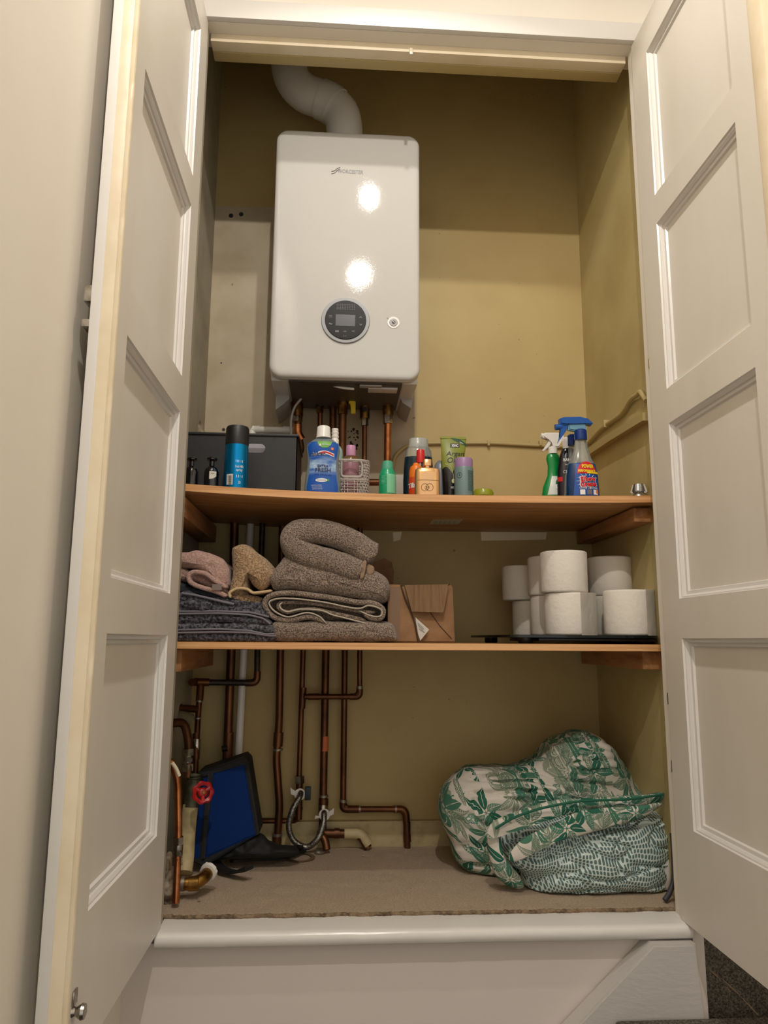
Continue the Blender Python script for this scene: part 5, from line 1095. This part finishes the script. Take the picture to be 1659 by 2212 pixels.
for i, (px, y, lv, lab, sc, tail) in enumerate(rolls):
    x = at(px, 1330, y).x; t = thing('toilet_roll', (0, 0, 0), lab, 'toilet roll', 'stacked white toilet rolls')
    if me_body is None:
        bo = mk('tissue', rollmesh(RR, .021, RH), 'paper', t, 50); co_ = mk('core', lathe(bmesh.new(), [(.0205, .0005), (.0212, .0005), (.0212, RH-.0005), (.0205, RH-.0005)], 0, 0, seg=30), 'card', t); me_body, me_core = bo, co_
    else:
        for src in (me_body, me_core): c = src.copy(); COL.objects.link(c); c.parent = t
    if tail:
        bm = bmesh.new(); n = 18; rings = []
        a0 = -1.35 if i != 5 else -2.2
        for h in [RH*k/8 for k in range(9)]:
            rings.append([((RR+.0012+.012*max(0, k/n-.45)**1.3*(1.6 if i == 0 else .7)+.0006*noise.noise(Vector((k*.4, h*60, i))))*cos(a0+.95*k/n), (RR+.0012+.012*max(0, k/n-.45)**1.3*(1.6 if i == 0 else .7)+.0006*noise.noise(Vector((k*.4, h*60, i))))*sin(a0+.95*k/n), h) for k in range(n+1)])
        V = [[bm.verts.new(p) for p in r] for r in rings]
        for r0, r1 in zip(V, V[1:]):
            for k in range(n): bm.faces.new((r0[k], r0[k+1], r1[k+1], r1[k]))
        bmesh.ops.solidify(bm, geom=bm.faces[:], thickness=.0004); mk('loose_sheet', bm, 'paper', t, 60)
    t.location = (x, y, ZR+lv*(RH*sc+.0006)); t.scale = (sc, sc, sc); t.rotation_euler = (0, 0, .05*i)
# ================================================================== CUPBOARD FLOOR: BAG AND BEDDING
T = thing('cool_bag', at(490, 1860, .30), 'royal blue nylon bag with black trim leaning by the valves', 'bag')
yb = .34
def slab(name, pts, y0, y1, m, amp=.003, parent=T, ytop=0):
    bm = bmesh.new(); prism(bm, pxpoly(pts, yb), y0, y1, .004); bmesh.ops.triangulate(bm, faces=[f for f in bm.faces if len(f.verts) > 4]); bmesh.ops.subdivide_edges(bm, edges=bm.edges[:], cuts=3)
    for v in bm.verts: v.co.y += fold_noise(v.co, amp, 14) + (v.co.z-.1)*.22
    return mk(name, bm, m, parent, 60)
slab('body', [(424, 1672), (522, 1640), (532, 1650), (560, 1800), (440, 1870), (418, 1860)], yb+.001, yb+.10, 'blackmat')
slab('front_panel', [(452, 1672), (525, 1652), (556, 1802), (446, 1850), (447, 1780)], yb-.003, yb+.004, 'bluebag', .002)
slab('side_panel', [(424, 1690), (446, 1680), (440, 1760), (432, 1850), (420, 1850)], yb-.001, yb+.004, 'bluebag', .002)
slab('top_trim', [(424, 1672), (520, 1640), (527, 1642), (533, 1650), (528, 1658), (452, 1676), (424, 1688)], yb-.006, yb+.004, 'blackmat', .002)
slab('strap_band', [(446, 1672), (458, 1670), (452, 1760), (446, 1850), (438, 1850), (440, 1760)], yb-.007, yb-.002, 'blackmat', .002)
slab('edge_trim', [(524, 1652), (532, 1650), (560, 1800), (553, 1804)], yb-.006, yb+.003, 'blackmat', .001)
bm = bmesh.new(); inflate(bm, pxpoly([(420, 1842), (450, 1828), (555, 1800), (590, 1826), (645, 1836), (635, 1848), (560, 1852), (480, 1856), (425, 1862)], .37), .37, .025, .06, nr=14, n=90, amp=.012, sc=22, flat=.006); mk('collapsed_base', bm, 'blackmat', T, 60)
def strap(pts, w_, name='strap'):
    P_ = fillet([Vector(p) for p in pts], .03, 8); bm = bmesh.new(); rings = []
    for i, p in enumerate(P_):
        d = (P_[min(i+1, len(P_)-1)]-P_[max(0, i-1)]); s = Vector((-d.y, d.x, 0)).normalized()*w_/2; rings.append([p+s+Vector((0, 0, .004)), p-s+Vector((0, 0, .007)), p-s, p+s-Vector((0, 0, .003))])
    loft(bm, rings); return mk(name, bm, 'blackmat', T, 60)
strap([gz(455, 1852, .02), gz(478, 1880, .014), gz(510, 1888, .014), gz(538, 1876, .035)], .026)
strap([gz(500, 1862, .02), gz(560, 1858, .012), gz(610, 1856, .010), gz(655, 1838, .012)], .022)
strap([gz(590, 1838, .02), gz(612, 1848, .010), gz(640, 1840, .012), gz(650, 1830, .03)], .014)
q = gz(563, 1838, .03); BX('buckle', q.x-.012, q.x+.012, q.y-.006, q.y+.006, .028, .036, 'black', T, bev=.003)

T = thing('duvet', at(1200, 1900, .28), 'bundled duvet in a green leaf print cover', 'bedding')
LO = [(948, 1738), (958, 1700), (975, 1682), (1010, 1660), (1050, 1658), (1110, 1655), (1160, 1638), (1190, 1605), (1225, 1583), (1262, 1577), (1300, 1595), (1330, 1625), (1352, 1660), (1375, 1695), (1432, 1708), (1436, 1735), (1400, 1760), (1300, 1790), (1200, 1830), (1150, 1880), (1135, 1900), (1080, 1905), (1030, 1890), (985, 1860), (970, 1810), (950, 1770)]
bm = bmesh.new(); inflate(bm, pxpoly(LO, .34), .34, .11, .18, nr=70, n=240, amp=.009, sc=11, ridge=.010, rdir=(1, 0, .5), flat=.007, pw=.38); mk('cover_bulk', bm, 'leaf', T, 80)
def flap(name, pts, y, tf, m, yd=lambda x, z: 0, **k):
    bm = bmesh.new(); inflate(bm, pxpoly(pts, y), y, tf, .012, nr=22, n=150, **k)
    for v in bm.verts: v.co.y += yd(v.co.x, v.co.z)
    return mk(name, bm, m, T, 80)
flap('cover_flap', [(1434, 1712), (1400, 1716), (1300, 1722), (1200, 1728), (1130, 1748), (1090, 1762), (1060, 1780), (1052, 1812), (1075, 1800), (1110, 1778), (1180, 1764), (1260, 1754), (1380, 1740), (1425, 1735)], .145, .018, 'leaf', amp=.003, sc=14, ridge=.004)
flap('cover_hem', [(1430, 1734), (1380, 1740), (1290, 1746), (1240, 1756), (1200, 1780), (1150, 1800), (1120, 1820), (1098, 1852), (1112, 1862), (1130, 1845), (1190, 1822), (1250, 1806), (1300, 1792), (1360, 1776), (1405, 1757)], .118, .010, 'leaf', amp=.003, sc=16)
flap('cover_drape', [(1062, 1788), (1052, 1810), (1056, 1850), (1070, 1890), (1100, 1915), (1130, 1918), (1125, 1895), (1100, 1865), (1085, 1835), (1078, 1806)], .165, .02, 'leaf', amp=.004, sc=14, flat=.007)
TB('piping', P3([(1432, 1716, .118), (1360, 1727, .116), (1250, 1730, .116), (1170, 1745, .118), (1110, 1765, .124), (1070, 1790, .135)]), .0028, G('dark_green_piping', (20, 88, 66), rough=.8), T, .03, 8)
T2 = thing('duvet', at(1300, 1930, .2), 'bundled duvet in a grey green dashed print, under the leaf print one at the front', 'bedding')
DO = [(1078, 1808), (1110, 1782), (1180, 1768), (1280, 1750), (1390, 1745), (1430, 1762), (1447, 1800), (1450, 1850), (1440, 1900), (1425, 1925), (1385, 1922), (1340, 1930), (1285, 1942), (1200, 1936), (1145, 1932), (1128, 1910), (1122, 1880), (1095, 1860), (1080, 1835)]
bm = bmesh.new(); inflate(bm, pxpoly(DO, .22), .22, .105, .05, nr=70, n=240, amp=.007, sc=11, ridge=.010, rdir=(1, 0, -.8), flat=.007, pw=.4); mk('cover', bm, 'dash', T2, 80)
o = TB('luggage_strap', P3([(1452, 1800, .12), (1455, 1840, .11), (1457, 1900, .095), (1446, 1930, .085), (1436, 1945, .08)]), .006, mat('dark_grey_strap', (56, 56, 60), .6), None, .02, 8); tag(o, 'dark grey strap hanging by the right jamb beside the dashed duvet', 'strap')
p = at(1442, 1900, .19); o = mk('white_cloth', inflate(bmesh.new(), pxpoly([(1430, 1850), (1452, 1848), (1456, 1910), (1440, 1925), (1425, 1915)], .16), .16, .02, .05, nr=10, n=50, amp=.004, sc=20, flat=.007), G('white_cotton', (200, 196, 192), rough=.9), smooth=70); tag(o, 'small bit of white cloth poking out at the right of the duvets', 'cloth')
# crumbs on the carpet
for i, (px, py, s, lab) in enumerate(((690, 1842, .012, 'grey scrap of paper under the braided hose'), (848, 1822, .004, 'white plaster crumb at the foot of the back wall'), (785, 1848, .003, 'pale crumb on the carpet'), (430, 1945, .003, 'grey crumb on the front of the carpet'))):
    q = gz(px, py, .007); bm = bmesh.new(); bmesh.ops.create_icosphere(bm, subdivisions=2, radius=s)
    for v in bm.verts: v.co = Vector((v.co.x*1.2, v.co.y*.8, v.co.z*.5))*(1+.35*noise.noise(v.co*300+Vector((i, 0, 0))))+Vector((q.x, q.y, .0075))
    tag(mk('debris', bm, 'solder' if i == 0 else 'plaster'), lab, 'debris')
